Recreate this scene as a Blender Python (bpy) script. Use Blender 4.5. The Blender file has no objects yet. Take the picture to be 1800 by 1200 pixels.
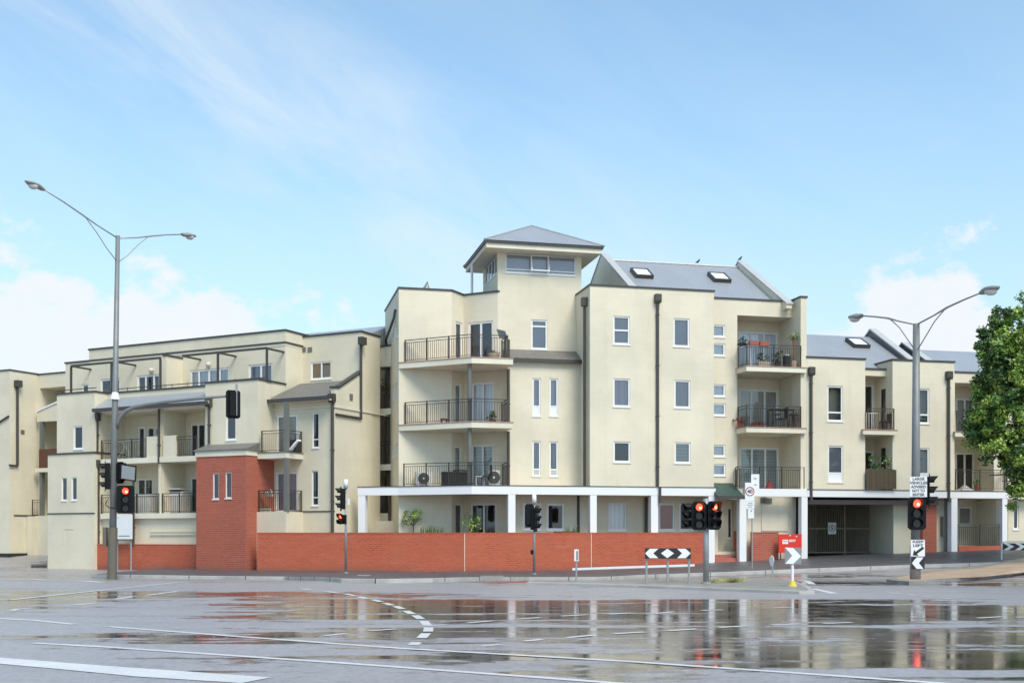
import bpy, math, random
from mathutils import Vector
R = math.radians
random.seed(7)
SC = bpy.context.scene
COL = SC.collection
# ------------------------------------------------------------------ camera
EYE = 1.75; FPX = 2000.0; HOR = 940.0; CX = 900.0
cd = bpy.data.cameras.new('camera'); cam = bpy.data.objects.new('camera', cd); COL.objects.link(cam)
cam.location = (0, 0, EYE); cam.rotation_euler = (R(90), 0, 0)
cd.sensor_width = 36; cd.lens = 40; cd.shift_y = (HOR-600)/1800; cd.clip_end = 6000; cd.clip_start = .1
SC.camera = cam
# ------------------------------------------------------------------ world / sun
SUN_EL, SUN_AZ = R(52), R(152)          # azimuth clockwise from +Y
w = bpy.data.worlds.new('World'); SC.world = w; w.use_nodes = True
nt = w.node_tree; nt.nodes.clear()
def N(t, typ, **kw):
    n = t.nodes.new(typ)
    for k, v in kw.items():
        if k.startswith('i_'):
            key = k[2:]; key = int(key) if key.isdigit() else key.replace('_', ' ')
            n.inputs[key].default_value = v
        else: setattr(n, k, v)
    return n
def math_(t, op, a, b=None, c=None, clamp=False):
    n = t.nodes.new('ShaderNodeMath'); n.operation = op; n.use_clamp = clamp
    for i, x in enumerate((a, b, c)):
        if x is None: continue
        if isinstance(x, (int, float)): n.inputs[i].default_value = x
        else: t.links.new(x, n.inputs[i])
    return n.outputs[0]
def sstep(t, x, lo, hi):
    n = t.nodes.new('ShaderNodeMapRange'); n.interpolation_type = 'SMOOTHSTEP'
    t.links.new(x, n.inputs[0]); n.inputs[1].default_value = lo; n.inputs[2].default_value = hi
    n.inputs[3].default_value = 0; n.inputs[4].default_value = 1
    return n.outputs[0]
def mixc(t, f, a, b, blend='MIX'):
    n = t.nodes.new('ShaderNodeMix'); n.data_type = 'RGBA'; n.blend_type = blend
    for s, x in ((n.inputs[0], f), (n.inputs[6], a), (n.inputs[7], b)):
        if isinstance(x, (int, float)): s.default_value = x
        elif isinstance(x, tuple): s.default_value = x if len(x) == 4 else (*x, 1)
        else: t.links.new(x, s)
    return n.outputs[2]
sky = N(nt, 'ShaderNodeTexSky', sky_type='NISHITA', sun_disc=False, sun_elevation=SUN_EL, sun_rotation=SUN_AZ,
        air_density=1.0, dust_density=0.6, ozone_density=2.0)
bg = N(nt, 'ShaderNodeBackground', i_Strength=0.090); wo = N(nt, 'ShaderNodeOutputWorld')
tc = N(nt, 'ShaderNodeTexCoord'); sep = N(nt, 'ShaderNodeSeparateXYZ'); nt.links.new(tc.outputs['Generated'], sep.inputs[0])
X, Y, Z = sep.outputs
az = math_(nt, 'ARCTAN2', X, Y); el = math_(nt, 'ARCSINE', Z)
def cvec(sx, sy, rot=0.0):
    c, s = math.cos(rot), math.sin(rot)
    u = math_(nt, 'ADD', math_(nt, 'MULTIPLY', az, c), math_(nt, 'MULTIPLY', el, s))
    v = math_(nt, 'ADD', math_(nt, 'MULTIPLY', az, -s), math_(nt, 'MULTIPLY', el, c))
    cb = N(nt, 'ShaderNodeCombineXYZ'); nt.links.new(math_(nt, 'MULTIPLY', u, sx), cb.inputs[0]); nt.links.new(math_(nt, 'MULTIPLY', v, sy), cb.inputs[1])
    return cb.outputs[0], u, v
# cumulus banks low over the roofs
vec, _, _ = cvec(9, 13)
n1 = N(nt, 'ShaderNodeTexNoise', i_Scale=1.0, i_Detail=9, i_Roughness=.58); nt.links.new(vec, n1.inputs['Vector'])
def gauss(az0, w_, amp):
    d = math_(nt, 'DIVIDE', math_(nt, 'SUBTRACT', az, az0), w_)
    return math_(nt, 'MULTIPLY', math_(nt, 'EXPONENT', math_(nt, 'MULTIPLY', math_(nt, 'MULTIPLY', d, d), -1)), amp)
top = math_(nt, 'ADD', gauss(-.44, .13, .225), math_(nt, 'ADD', gauss(-.25, .11, .175), math_(nt, 'ADD', gauss(.335, .14, .225), math_(nt, 'ADD', gauss(-.10, .12, .10), gauss(.9, .3, .2)))))
top = math_(nt, 'ADD', top, math_(nt, 'MULTIPLY', math_(nt, 'SUBTRACT', n1.outputs[0], .5), .34))
cum = sstep(nt, math_(nt, 'SUBTRACT', top, el), -.006, .026)
cum = math_(nt, 'MULTIPLY', cum, math_(nt, 'ADD', .45, math_(nt, 'MULTIPLY', n1.outputs[0], .85), clamp=True))
# high cirrus band running down to the right, and thin veils
vec2, u2, v2 = cvec(2.6, 11, R(-27))
n2 = N(nt, 'ShaderNodeTexNoise', i_Scale=1.0, i_Detail=7, i_Roughness=.6, i_Distortion=.7); nt.links.new(vec2, n2.inputs['Vector'])
db = math_(nt, 'DIVIDE', math_(nt, 'SUBTRACT', v2, .215), .075)
band = math_(nt, 'EXPONENT', math_(nt, 'MULTIPLY', math_(nt, 'MULTIPLY', db, db), -1))
cir = math_(nt, 'MULTIPLY', sstep(nt, n2.outputs[0], .28, .80), math_(nt, 'ADD', math_(nt, 'MULTIPLY', band, .72), .14))
haze = math_(nt, 'ADD', .10, math_(nt, 'MULTIPLY', math_(nt, 'SUBTRACT', 1, sstep(nt, el, .0, .42)), .72))
# green-blue tint multiplied evenly over the whole sky
sk2 = mixc(nt, 1.0, sky.outputs[0], (1.16, 1.33, 1.24), 'MULTIPLY')
m1 = mixc(nt, haze, sk2, (3.25, 4.1, 4.8))
m2 = mixc(nt, cir, m1, (4.1, 4.65, 5.0))
m3 = mixc(nt, cum, m2, (4.7, 4.85, 5.0))
nt.links.new(m3, bg.inputs[0]); nt.links.new(bg.outputs[0], wo.inputs[0])
sd = bpy.data.lights.new('sun', 'SUN'); sun = bpy.data.objects.new('sun', sd); COL.objects.link(sun)
sd.energy = 1.5; sd.angle = R(26); sd.color = (1, .92, .80)
sdir = Vector((math.sin(SUN_AZ)*math.cos(SUN_EL), math.cos(SUN_AZ)*math.cos(SUN_EL), math.sin(SUN_EL)))
sun.rotation_euler = (-sdir).to_track_quat('-Z', 'Y').to_euler(); sun.location = (0, 0, 60)
SC.view_settings.view_transform = 'Standard'; SC.view_settings.look = 'None'
SC.view_settings.gamma = 1; SC.view_settings.exposure = 1.12; SC.view_settings.use_curve_mapping = False
# ------------------------------------------------------------------ materials
def newmat(name):
    m = bpy.data.materials.new(name); m.use_nodes = True; t = m.node_tree; t.nodes.clear()
    o = N(t, 'ShaderNodeOutputMaterial'); p = N(t, 'ShaderNodeBsdfPrincipled'); t.links.new(p.outputs[0], o.inputs[0])
    return m, t, p, o
def plain(name, col, rough=.6, metal=0, var=.12, scale=3.0, emit=0, spec=None, bump=0):
    m, t, p, o = newmat(name)
    tcn = N(t, 'ShaderNodeTexCoord'); n = N(t, 'ShaderNodeTexNoise', i_Scale=scale, i_Detail=5); t.links.new(tcn.outputs['Object'], n.inputs['Vector'])
    f = math_(t, 'ADD', math_(t, 'MULTIPLY', n.outputs[0], 2*var), 1-var)
    hs = N(t, 'ShaderNodeHueSaturation'); hs.inputs['Color'].default_value = (*col, 1); t.links.new(f, hs.inputs['Value'])
    t.links.new(hs.outputs[0], p.inputs['Base Color'])
    p.inputs['Roughness'].default_value = rough; p.inputs['Metallic'].default_value = metal
    if spec is not None: p.inputs['Specular IOR Level'].default_value = spec
    if emit: p.inputs['Emission Color'].default_value = (*col, 1); p.inputs['Emission Strength'].default_value = emit
    if bump:
        b = N(t, 'ShaderNodeBump', i_Strength=bump, i_Distance=.01); n2 = N(t, 'ShaderNodeTexNoise', i_Scale=60, i_Detail=3)
        t.links.new(tcn.outputs['Object'], n2.inputs['Vector']); t.links.new(n2.outputs[0], b.inputs['Height']); t.links.new(b.outputs[0], p.inputs['Normal'])
    return m
def render_mat(name, col, joint=.10):
    m, t, p, o = newmat(name)
    uv = N(t, 'ShaderNodeUVMap'); sp = N(t, 'ShaderNodeSeparateXYZ'); t.links.new(uv.outputs[0], sp.inputs[0])
    big = N(t, 'ShaderNodeTexNoise', i_Scale=.35, i_Detail=6, i_Roughness=.6); t.links.new(uv.outputs[0], big.inputs['Vector'])
    mp = N(t, 'ShaderNodeMapping'); mp.inputs['Scale'].default_value = (2.2, .16, 1); t.links.new(uv.outputs[0], mp.inputs[0])
    st = N(t, 'ShaderNodeTexNoise', i_Scale=1.0, i_Detail=6, i_Roughness=.65); t.links.new(mp.outputs[0], st.inputs['Vector'])
    fine = N(t, 'ShaderNodeTexNoise', i_Scale=26, i_Detail=3); t.links.new(uv.outputs[0], fine.inputs['Vector'])
    br = N(t, 'ShaderNodeTexBrick'); br.offset = .5
    for k_, v_ in (('Scale', 1), ('Mortar Size', .012), ('Mortar Smooth', .6), ('Brick Width', .62), ('Row Height', .30)): br.inputs[k_].default_value = v_
    t.links.new(uv.outputs[0], br.inputs['Vector'])
    c = mixc(t, sstep(t, big.outputs[0], .3, .7), tuple(x*.90 for x in col), tuple(min(1, x*1.07) for x in col))
    c = mixc(t, math_(t, 'MULTIPLY', sstep(t, st.outputs[0], .50, .80), .19), c, (col[0]*.62, col[1]*.62, col[2]*.55))
    c = mixc(t, math_(t, 'MULTIPLY', br.outputs['Fac'], joint), c, (col[0]*.6, col[1]*.6, col[2]*.55))
    c = mixc(t, math_(t, 'MULTIPLY', sstep(t, fine.outputs[0], .35, .75), .12), c, (col[0]*.7, col[1]*.7, col[2]*.62))
    t.links.new(c, p.inputs['Base Color']); p.inputs['Roughness'].default_value = .82
    b = N(t, 'ShaderNodeBump', i_Strength=.25, i_Distance=.01)
    h = math_(t, 'SUBTRACT', fine.outputs[0], math_(t, 'MULTIPLY', br.outputs['Fac'], .5)); t.links.new(h, b.inputs['Height']); t.links.new(b.outputs[0], p.inputs['Normal'])
    return m
def brick_mat(name, c1, c2, mort, ms=.012):
    m, t, p, o = newmat(name)
    uv = N(t, 'ShaderNodeUVMap')
    br = N(t, 'ShaderNodeTexBrick'); br.offset = .5
    br.inputs['Color1'].default_value = (*c1, 1); br.inputs['Color2'].default_value = (*c2, 1); br.inputs['Mortar'].default_value = (*mort, 1)
    for k_, v_ in (('Scale', 1), ('Mortar Size', ms), ('Mortar Smooth', .2), ('Bias', 0), ('Brick Width', .24), ('Row Height', .086)): br.inputs[k_].default_value = v_
    t.links.new(uv.outputs[0], br.inputs['Vector'])
    big = N(t, 'ShaderNodeTexNoise', i_Scale=.55, i_Detail=7, i_Roughness=.62); t.links.new(uv.outputs[0], big.inputs['Vector'])
    mp = N(t, 'ShaderNodeMapping'); mp.inputs['Scale'].default_value = (.5, 2.2, 1); t.links.new(uv.outputs[0], mp.inputs[0])
    st = N(t, 'ShaderNodeTexNoise', i_Scale=1.2, i_Detail=8, i_Roughness=.7); t.links.new(mp.outputs[0], st.inputs['Vector'])
    c = mixc(t, math_(t, 'MULTIPLY', sstep(t, big.outputs[0], .38, .66), .5), br.outputs[0], (.47, .13, .065))
    c = mixc(t, math_(t, 'MULTIPLY', sstep(t, st.outputs[0], .54, .78), .26), c, (.58, .32, .25))
    sp = N(t, 'ShaderNodeSeparateXYZ'); t.links.new(uv.outputs[0], sp.inputs[0])
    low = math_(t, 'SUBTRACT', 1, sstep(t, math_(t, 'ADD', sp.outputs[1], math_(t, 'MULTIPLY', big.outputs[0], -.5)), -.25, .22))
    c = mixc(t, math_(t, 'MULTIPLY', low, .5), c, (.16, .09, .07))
    t.links.new(c, p.inputs['Base Color']); p.inputs['Roughness'].default_value = .8
    b = N(t, 'ShaderNodeBump', i_Strength=.4, i_Distance=.01); t.links.new(math_(t, 'SUBTRACT', 1, br.outputs['Fac']), b.inputs['Height']); t.links.new(b.outputs[0], p.inputs['Normal'])
    return m
def rib_mat(name, col, period=.2, rough=.38, axis=0, metal=.25):
    m, t, p, o = newmat(name)
    uv = N(t, 'ShaderNodeUVMap'); sp = N(t, 'ShaderNodeSeparateXYZ'); t.links.new(uv.outputs[0], sp.inputs[0])
    s = math_(t, 'SINE', math_(t, 'MULTIPLY', sp.outputs[axis], 2*math.pi/period))
    no = N(t, 'ShaderNodeTexNoise', i_Scale=.7, i_Detail=6); t.links.new(uv.outputs[0], no.inputs['Vector'])
    c = mixc(t, no.outputs[0], tuple(x*.82 for x in col), tuple(x*1.12 for x in col))
    c = mixc(t, math_(t, 'MULTIPLY', sstep(t, s, .6, 1), .22), c, tuple(x*.6 for x in col))
    t.links.new(c, p.inputs['Base Color']); p.inputs['Roughness'].default_value = rough; p.inputs['Metallic'].default_value = metal
    b = N(t, 'ShaderNodeBump', i_Strength=.5, i_Distance=.02); t.links.new(s, b.inputs['Height']); t.links.new(b.outputs[0], p.inputs['Normal'])
    return m
M = {}
CREAM = (.73, .665, .515)
M['cream'] = render_mat('cream_render', CREAM)
M['cream2'] = render_mat('cream_render_west', (.71, .645, .49))
M['trim'] = render_mat('cream_trim', (.74, .69, .55), 0)
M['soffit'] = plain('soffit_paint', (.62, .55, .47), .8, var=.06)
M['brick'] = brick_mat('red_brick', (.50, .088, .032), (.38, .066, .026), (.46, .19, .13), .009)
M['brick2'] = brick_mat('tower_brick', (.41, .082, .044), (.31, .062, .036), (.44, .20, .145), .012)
M['white'] = plain('white_paint', (.80, .80, .80), .55, var=.05, scale=1.2)
M['frame'] = plain('white_window_frame', (.80, .80, .78), .4, var=.04)
M['cap'] = plain('dark_metal_capping', (.055, .05, .045), .45, var=.15)
M['pipe'] = plain('bronze_downpipe', (.06, .055, .045), .5, var=.15)
M['rail'] = plain('bronze_railing', (.05, .04, .032), .5, var=.1)
M['roof'] = rib_mat('grey_roof_sheet', (.40, .415, .435))
M['rake'] = plain('grey_rake_cap', (.46, .46, .45), .5, var=.12)
M['roofd'] = rib_mat('dark_roof_sheet', (.13, .13, .13), .2, .5)
M['rooftile'] = plain('worn_roof_sheet', (.17, .16, .14), .6, var=.35, scale=5)
M['green'] = rib_mat('green_awning_sheet', (.055, .10, .085), .2, .5)
M['tile'] = plain('red_floor_tile', (.38, .13, .095), .35, var=.25, scale=6)
M['tileb'] = plain('terracotta_edge_tile', (.42, .25, .18), .6, var=.2, scale=6)
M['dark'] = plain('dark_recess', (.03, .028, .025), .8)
M['post'] = plain('grey_steel_post', (.15, .155, .14), .5, var=.15)
M['gate'] = plain('gate_bars', (.24, .20, .14), .6, var=.2)
M['galv'] = plain('galvanised_steel', (.36, .36, .355), .5, metal=.4, var=.22, scale=5)
M['polew'] = plain('weathered_pole', (.22, .225, .22), .55, metal=.3, var=.22, scale=2.5)
M['sleeve'] = plain('olive_pole_sleeve', (.13, .115, .085), .6, var=.2)
M['black'] = plain('signal_black', (.004, .004, .0045), .5, var=.2, spec=.25)
M['blackm'] = plain('matt_black', (.02, .02, .02), .7)
M['signw'] = plain('sign_white', (.78, .78, .77), .4, var=.05)
M['signk'] = plain('sign_black', (.02, .02, .022), .4)
M['signr'] = plain('sign_red_ring', (.35, .05, .05), .4)
M['signg'] = plain('sign_back_grey', (.22, .24, .25), .5)
M['poster'] = plain('red_board', (.70, .035, .02), .5, var=.08)
M['ink'] = plain('board_ink', (.12, .12, .14), .5)
M['lensoff'] = plain('unlit_lens', (.03, .03, .03), .12)
M['lensred'] = plain('lit_red_lens', (1.0, .05, .02), .3, emit=2.0, var=0)
M['lenscore'] = plain('lit_lamp_core', (1.0, .42, .22), .3, emit=3.0, var=0)
M['lumi'] = plain('luminaire_shell', (.30, .29, .27), .5, var=.1)
M['lens'] = plain('luminaire_lens', (.62, .62, .58), .25, var=.05)
M['orange'] = plain('orange_cloth', (.55, .33, .14), .8)
M['redcurt'] = plain('red_curtain', (.30, .03, .03), .8)
M['blackpl'] = plain('black_plastic', (.018, .018, .02), .45)
M['wicker'] = plain('dark_wicker', (.02, .018, .017), .7, var=.4, scale=30)
M['terra'] = plain('terracotta_pot', (.36, .10, .065), .7, var=.2)
M['potc'] = plain('pale_pot', (.50, .42, .32), .7, var=.2)
M['acw'] = plain('appliance_white', (.62, .60, .55), .5, var=.08)
M['fan'] = plain('fan_dark', (.05, .055, .05), .5)
M['wood'] = plain('stained_timber', (.12, .045, .025), .6, var=.4, scale=8)
M['reed'] = plain('reed_screen', (.10, .075, .045), .8, var=.5, scale=12)
M['leaf'] = plain('leaf_mid', (.14, .25, .045), .5, var=.45, scale=1.2)
M['leafl'] = plain('leaf_light', (.30, .42, .07), .5, var=.4, scale=1.2)
M['leafd'] = plain('leaf_dark', (.035, .09, .022), .6, var=.4, scale=1.2)
M['leafp'] = plain('leaf_pale', (.24, .33, .13), .55, var=.35, scale=6)
M['bark'] = plain('bark', (.13, .10, .075), .85, var=.4, scale=9)
M['weed'] = plain('dry_weed', (.42, .38, .14), .8, var=.3, scale=9)
M['yellow'] = plain('yellow_base', (.62, .48, .06), .6)
M['grass'] = plain('strap_leaf', (.10, .17, .05), .6, var=.4, scale=9)
M['bird'] = plain('bird_feather', (.02, .02, .022), .6)
M['ibeam'] = plain('porch_purple_grey', (.20, .15, .15), .7, var=.1)
M['pinkc'] = plain('sheet_cloth', (.55, .52, .47), .8)
def glass_mat():
    m = bpy.data.materials.new('window_glass'); m.use_nodes = True; t = m.node_tree; t.nodes.clear()
    o = N(t, 'ShaderNodeOutputMaterial'); tr = N(t, 'ShaderNodeBsdfTransparent'); tr.inputs[0].default_value = (.97, .98, .98, 1)
    g = N(t, 'ShaderNodeBsdfGlossy', i_Roughness=.02); g.inputs[0].default_value = (.9, .93, 1, 1)
    lw = N(t, 'ShaderNodeFresnel', i_IOR=1.5); f = math_(t, 'ADD', math_(t, 'MULTIPLY', lw.outputs[0], 1.3), .04, clamp=True)
    mx = N(t, 'ShaderNodeMixShader'); t.links.new(f, mx.inputs[0]); t.links.new(tr.outputs[0], mx.inputs[1]); t.links.new(g.outputs[0], mx.inputs[2]); t.links.new(mx.outputs[0], o.inputs[0])
    return m
M['glass'] = glass_mat()
def blind_mat(name, col, rows=0, cols=0):
    m, t, p, o = newmat(name)
    uv = N(t, 'ShaderNodeUVMap'); sp = N(t, 'ShaderNodeSeparateXYZ'); t.links.new(uv.outputs[0], sp.inputs[0])
    no = N(t, 'ShaderNodeTexNoise', i_Scale=1.5, i_Detail=4); t.links.new(uv.outputs[0], no.inputs['Vector'])
    c = mixc(t, math_(t, 'MULTIPLY', no.outputs[0], .35), col, tuple(x*.6 for x in col))
    if rows:
        s = math_(t, 'SINE', math_(t, 'MULTIPLY', sp.outputs[1], 2*math.pi/rows)); c = mixc(t, math_(t, 'MULTIPLY', sstep(t, s, .2, 1), .45), c, tuple(x*.4 for x in col))
    if cols:
        s = math_(t, 'SINE', math_(t, 'MULTIPLY', sp.outputs[0], 2*math.pi/cols)); c = mixc(t, math_(t, 'MULTIPLY', sstep(t, s, 0, 1), .35), c, tuple(x*.55 for x in col))
    t.links.new(c, p.inputs['Base Color']); p.inputs['Roughness'].default_value = .8
    return m
BL = {'g': blind_mat('roller_blind_grey', (.50, .48, .50), .09), 'w': blind_mat('sheer_curtain_white', (.86, .86, .86), 0, .22),
      'b': blind_mat('vertical_blind_beige', (.50, .46, .38), 0, .13), 'n': blind_mat('dim_blind', (.075, .078, .08), .12), 'f': blind_mat('frosted_film', (.86, .88, .90)),
      'v': blind_mat('venetian_green_grey', (.52, .55, .52), .16), 'm': blind_mat('mauve_curtain', (.58, .53, .58), 0, .3),
      'o': M['orange'], 'r': M['redcurt']}
def road_mat():
    m, t, p, o = newmat('wet_asphalt')
    tcn = N(t, 'ShaderNodeTexCoord'); ob_ = tcn.outputs['Object']
    def noise(sc, rot, s=1.0, det=6, rough=.55, dist=0, loc=(0, 0, 0)):
        mp = N(t, 'ShaderNodeMapping'); mp.inputs['Rotation'].default_value = (0, 0, rot); mp.inputs['Scale'].default_value = sc; mp.inputs['Location'].default_value = loc
        t.links.new(ob_, mp.inputs[0]); n = N(t, 'ShaderNodeTexNoise', i_Scale=s, i_Detail=det, i_Roughness=rough, i_Distortion=dist); t.links.new(mp.outputs[0], n.inputs['Vector']); return n.outputs[0]
    sp = N(t, 'ShaderNodeSeparateXYZ'); t.links.new(ob_, sp.inputs[0]); speck_ = noise((1.6, 3.2, 1), R(12), 1.0, 8, .75, .4, (5, 2, 0))
    pud = noise((.075, .42, 1), R(22), 1.0, 7, .55, .4, (3.1, 1.7, 0))
    pud2 = noise((.32, 1.0, 1), R(-16), 1.0, 8, .62, .5, (8.1, 4.7, 0)); pud3 = noise((1.1, 1.9, 1), R(8), 1.0, 6, .6, .8, (1.1, 9.7, 0))
    # a long sheet of standing water lies across the middle of the junction
    yy = math_(t, 'ADD', sp.outputs[1], math_(t, 'MULTIPLY', sp.outputs[0], .28))
    d = math_(t, 'DIVIDE', math_(t, 'SUBTRACT', yy, 22.5), 5.0)
    sheet = math_(t, 'MULTIPLY', math_(t, 'EXPONENT', math_(t, 'MULTIPLY', math_(t, 'MULTIPLY', d, d), -1)), .105)
    dx = math_(t, 'DIVIDE', math_(t, 'SUBTRACT', sp.outputs[0], 5.0), 3.6); dy = math_(t, 'DIVIDE', math_(t, 'SUBTRACT', sp.outputs[1], 13.6), 3.0)
    d2 = math_(t, 'DIVIDE', math_(t, 'SUBTRACT', yy, 30.0), 2.6)
    dry = math_(t, 'MULTIPLY', math_(t, 'EXPONENT', math_(t, 'MULTIPLY', math_(t, 'MULTIPLY', d2, d2), -1)), -.15)
    ex = math_(t, 'DIVIDE', math_(t, 'ADD', sp.outputs[0], 7.2), 2.6); ey = math_(t, 'DIVIDE', math_(t, 'SUBTRACT', sp.outputs[1], 22.0), 5.5)
    isl = math_(t, 'MULTIPLY', math_(t, 'EXPONENT', math_(t, 'MULTIPLY', math_(t, 'ADD', math_(t, 'MULTIPLY', ex, ex), math_(t, 'MULTIPLY', ey, ey)), -1)), -.14)
    gx = math_(t, 'DIVIDE', math_(t, 'SUBTRACT', sp.outputs[0], 15.0), 7.5); gy = math_(t, 'DIVIDE', math_(t, 'SUBTRACT', sp.outputs[1], 36.5), 4.5)
    hill = math_(t, 'EXPONENT', math_(t, 'MULTIPLY', math_(t, 'ADD', math_(t, 'MULTIPLY', gx, gx), math_(t, 'MULTIPLY', gy, gy)), -1))
    d3 = math_(t, 'DIVIDE', math_(t, 'SUBTRACT', sp.outputs[1], 38.5), 3.0)
    far = math_(t, 'MULTIPLY', math_(t, 'EXPONENT', math_(t, 'MULTIPLY', math_(t, 'MULTIPLY', d3, d3), -1)), math_(t, 'MULTIPLY', sstep(t, sp.outputs[0], -6, -1), .09))
    sheet = math_(t, 'ADD', math_(t, 'ADD', math_(t, 'ADD', sheet, math_(t, 'MULTIPLY', hill, .16)), far), math_(t, 'ADD', dry, isl))
    near = math_(t, 'MULTIPLY', math_(t, 'EXPONENT', math_(t, 'MULTIPLY', math_(t, 'ADD', math_(t, 'MULTIPLY', dx, dx), math_(t, 'MULTIPLY', dy, dy)), -1)), .11)
    v = math_(t, 'ADD', math_(t, 'ADD', math_(t, 'ADD', math_(t, 'MULTIPLY', pud, .46), math_(t, 'MULTIPLY', pud2, .33)), math_(t, 'MULTIPLY', pud3, .21)), math_(t, 'ADD', sheet, near))
    v = math_(t, 'ADD', v, math_(t, 'MULTIPLY', math_(t, 'SUBTRACT', speck_, .5), .13)); lay = noise((.035, 2.4, 1), R(3), 1.0, 3, .5, .2); v = math_(t, 'ADD', v, math_(t, 'MULTIPLY', math_(t, 'SUBTRACT', lay, .5), .26)); wet = math_(t, 'ADD', math_(t, 'MULTIPLY', sstep(t, v, .518, .548), .75), math_(t, 'MULTIPLY', sstep(t, v, .475, .61), .25))
    grain = noise((1, 1, 1), 0, 34, 5, .75); speck = noise((1, 1, 1), 0, 11, 8, .8); mid = noise((1, 1, 1), 0, 2.2, 6, .6); track = noise((.05, 1.6, 1), R(25), 1, 4)
    base = mixc(t, mid, (.265, .24, .24), (.365, .335, .335)); base = mixc(t, math_(t, 'MULTIPLY', sstep(t, grain, .45, .8), .5), base, (.46, .44, .45))
    base = mixc(t, math_(t, 'MULTIPLY', sstep(t, track, .5, .7), .35), base, (.14, .135, .14))
    base = mixc(t, math_(t, 'MULTIPLY', sstep(t, speck, .50, .66), .55), base, (.46, .45, .46)); base = mixc(t, math_(t, 'MULTIPLY', sstep(t, speck, .50, .36), .5), base, (.12, .115, .12))
    base = mixc(t, math_(t, 'MULTIPLY', hill, .75), base, (.06, .056, .056))
    c = mixc(t, wet, base, (.045, .038, .033)); t.links.new(c, p.inputs['Base Color'])
    r = math_(t, 'ADD', math_(t, 'MULTIPLY', math_(t, 'SUBTRACT', 1, wet), .30), .06)
    r = math_(t, 'ADD', r, math_(t, 'MULTIPLY', sstep(t, mid, .35, .7), .09)); t.links.new(r, p.inputs['Roughness'])
    t.links.new(math_(t, 'SUBTRACT', 1.85, math_(t, 'MULTIPLY', wet, .40)), p.inputs['IOR']); p.inputs['Specular IOR Level'].default_value = .72
    b = N(t, 'ShaderNodeBump', i_Distance=.010); t.links.new(math_(t, 'MULTIPLY', math_(t, 'SUBTRACT', 1, wet), .55), b.inputs['Strength']); t.links.new(grain, b.inputs['Height'])
    rip = noise((1, 1, 1), 0, 9, 2); b2 = N(t, 'ShaderNodeBump', i_Distance=.002, i_Strength=.06); t.links.new(rip, b2.inputs['Height']); t.links.new(b.outputs[0], b2.inputs['Normal'])
    t.links.new(b2.outputs[0], p.inputs['Normal'])
    return m
M['road'] = road_mat()
def wetstone(name, c1, c2, rough=.35):
    m, t, p, o = newmat(name)
    tcn = N(t, 'ShaderNodeTexCoord'); n = N(t, 'ShaderNodeTexNoise', i_Scale=1.3, i_Detail=8, i_Roughness=.65); t.links.new(tcn.outputs['Object'], n.inputs['Vector'])
    g = N(t, 'ShaderNodeTexNoise', i_Scale=45, i_Detail=3); t.links.new(tcn.outputs['Object'], g.inputs['Vector'])
    c = mixc(t, sstep(t, n.outputs[0], .3, .7), c1, c2); c = mixc(t, math_(t, 'MULTIPLY', sstep(t, g.outputs[0], .4, .8), .3), c, tuple(x*1.5 for x in c2))
    t.links.new(c, p.inputs['Base Color']); t.links.new(math_(t, 'ADD', math_(t, 'MULTIPLY', n.outputs[0], -.35), rough+.2), p.inputs['Roughness'])
    b = N(t, 'ShaderNodeBump', i_Strength=.3, i_Distance=.005); t.links.new(g.outputs[0], b.inputs['Height']); t.links.new(b.outputs[0], p.inputs['Normal'])
    return m
M['path'] = wetstone('footpath_asphalt', (.065, .062, .066), (.10, .095, .10), .45)
M['kerb'] = wetstone('kerb_concrete', (.33, .31, .29), (.44, .42, .39), .5)
M['isle'] = wetstone('island_concrete', (.20, .185, .165), (.30, .28, .25), .4)
M['islet'] = wetstone('island_paving', (.34, .23, .15), (.44, .33, .24), .55)
M['lane'] = wetstone('lane_and_sheen_paint', (.55, .55, .55), (.74, .74, .74), .3)
# ------------------------------------------------------------------ geometry helpers
def kk(px): return (px-CX)/FPX
class Fr:
    """plan frame: o origin, d unit direction (right as seen from the street), i into the building"""
    def __init__(s, o, d):
        l = math.hypot(*d); s.o = o; s.d = (d[0]/l, d[1]/l); s.i = (-s.d[1], s.d[0])
    def P(s, a, b=0): return (s.o[0]+s.d[0]*a+s.i[0]*b, s.o[1]+s.d[1]*a+s.i[1]*b)
    def V(s, a, b, z): p = s.P(a, b); return (p[0], p[1], z)
    def aP(s, px, b=0):
        p = s.P(0, b); q = kk(px); return (q*p[1]-p[0])/(s.d[0]-q*s.d[1])
    def bP(s, px, a=0):
        p = s.P(a, 0); q = kk(px); return (q*p[1]-p[0])/(s.i[0]-q*s.i[1])
    def z(s, py, a, b=0): return EYE+(HOR-py)*s.P(a, b)[1]/FPX
    def inv(s, p):
        x, y = p[0]-s.o[0], p[1]-s.o[1]; return (x*s.d[0]+y*s.d[1], x*s.i[0]+y*s.i[1])
    def at(s, a, b=0): return Fr(s.P(a, b), s.d)
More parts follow.
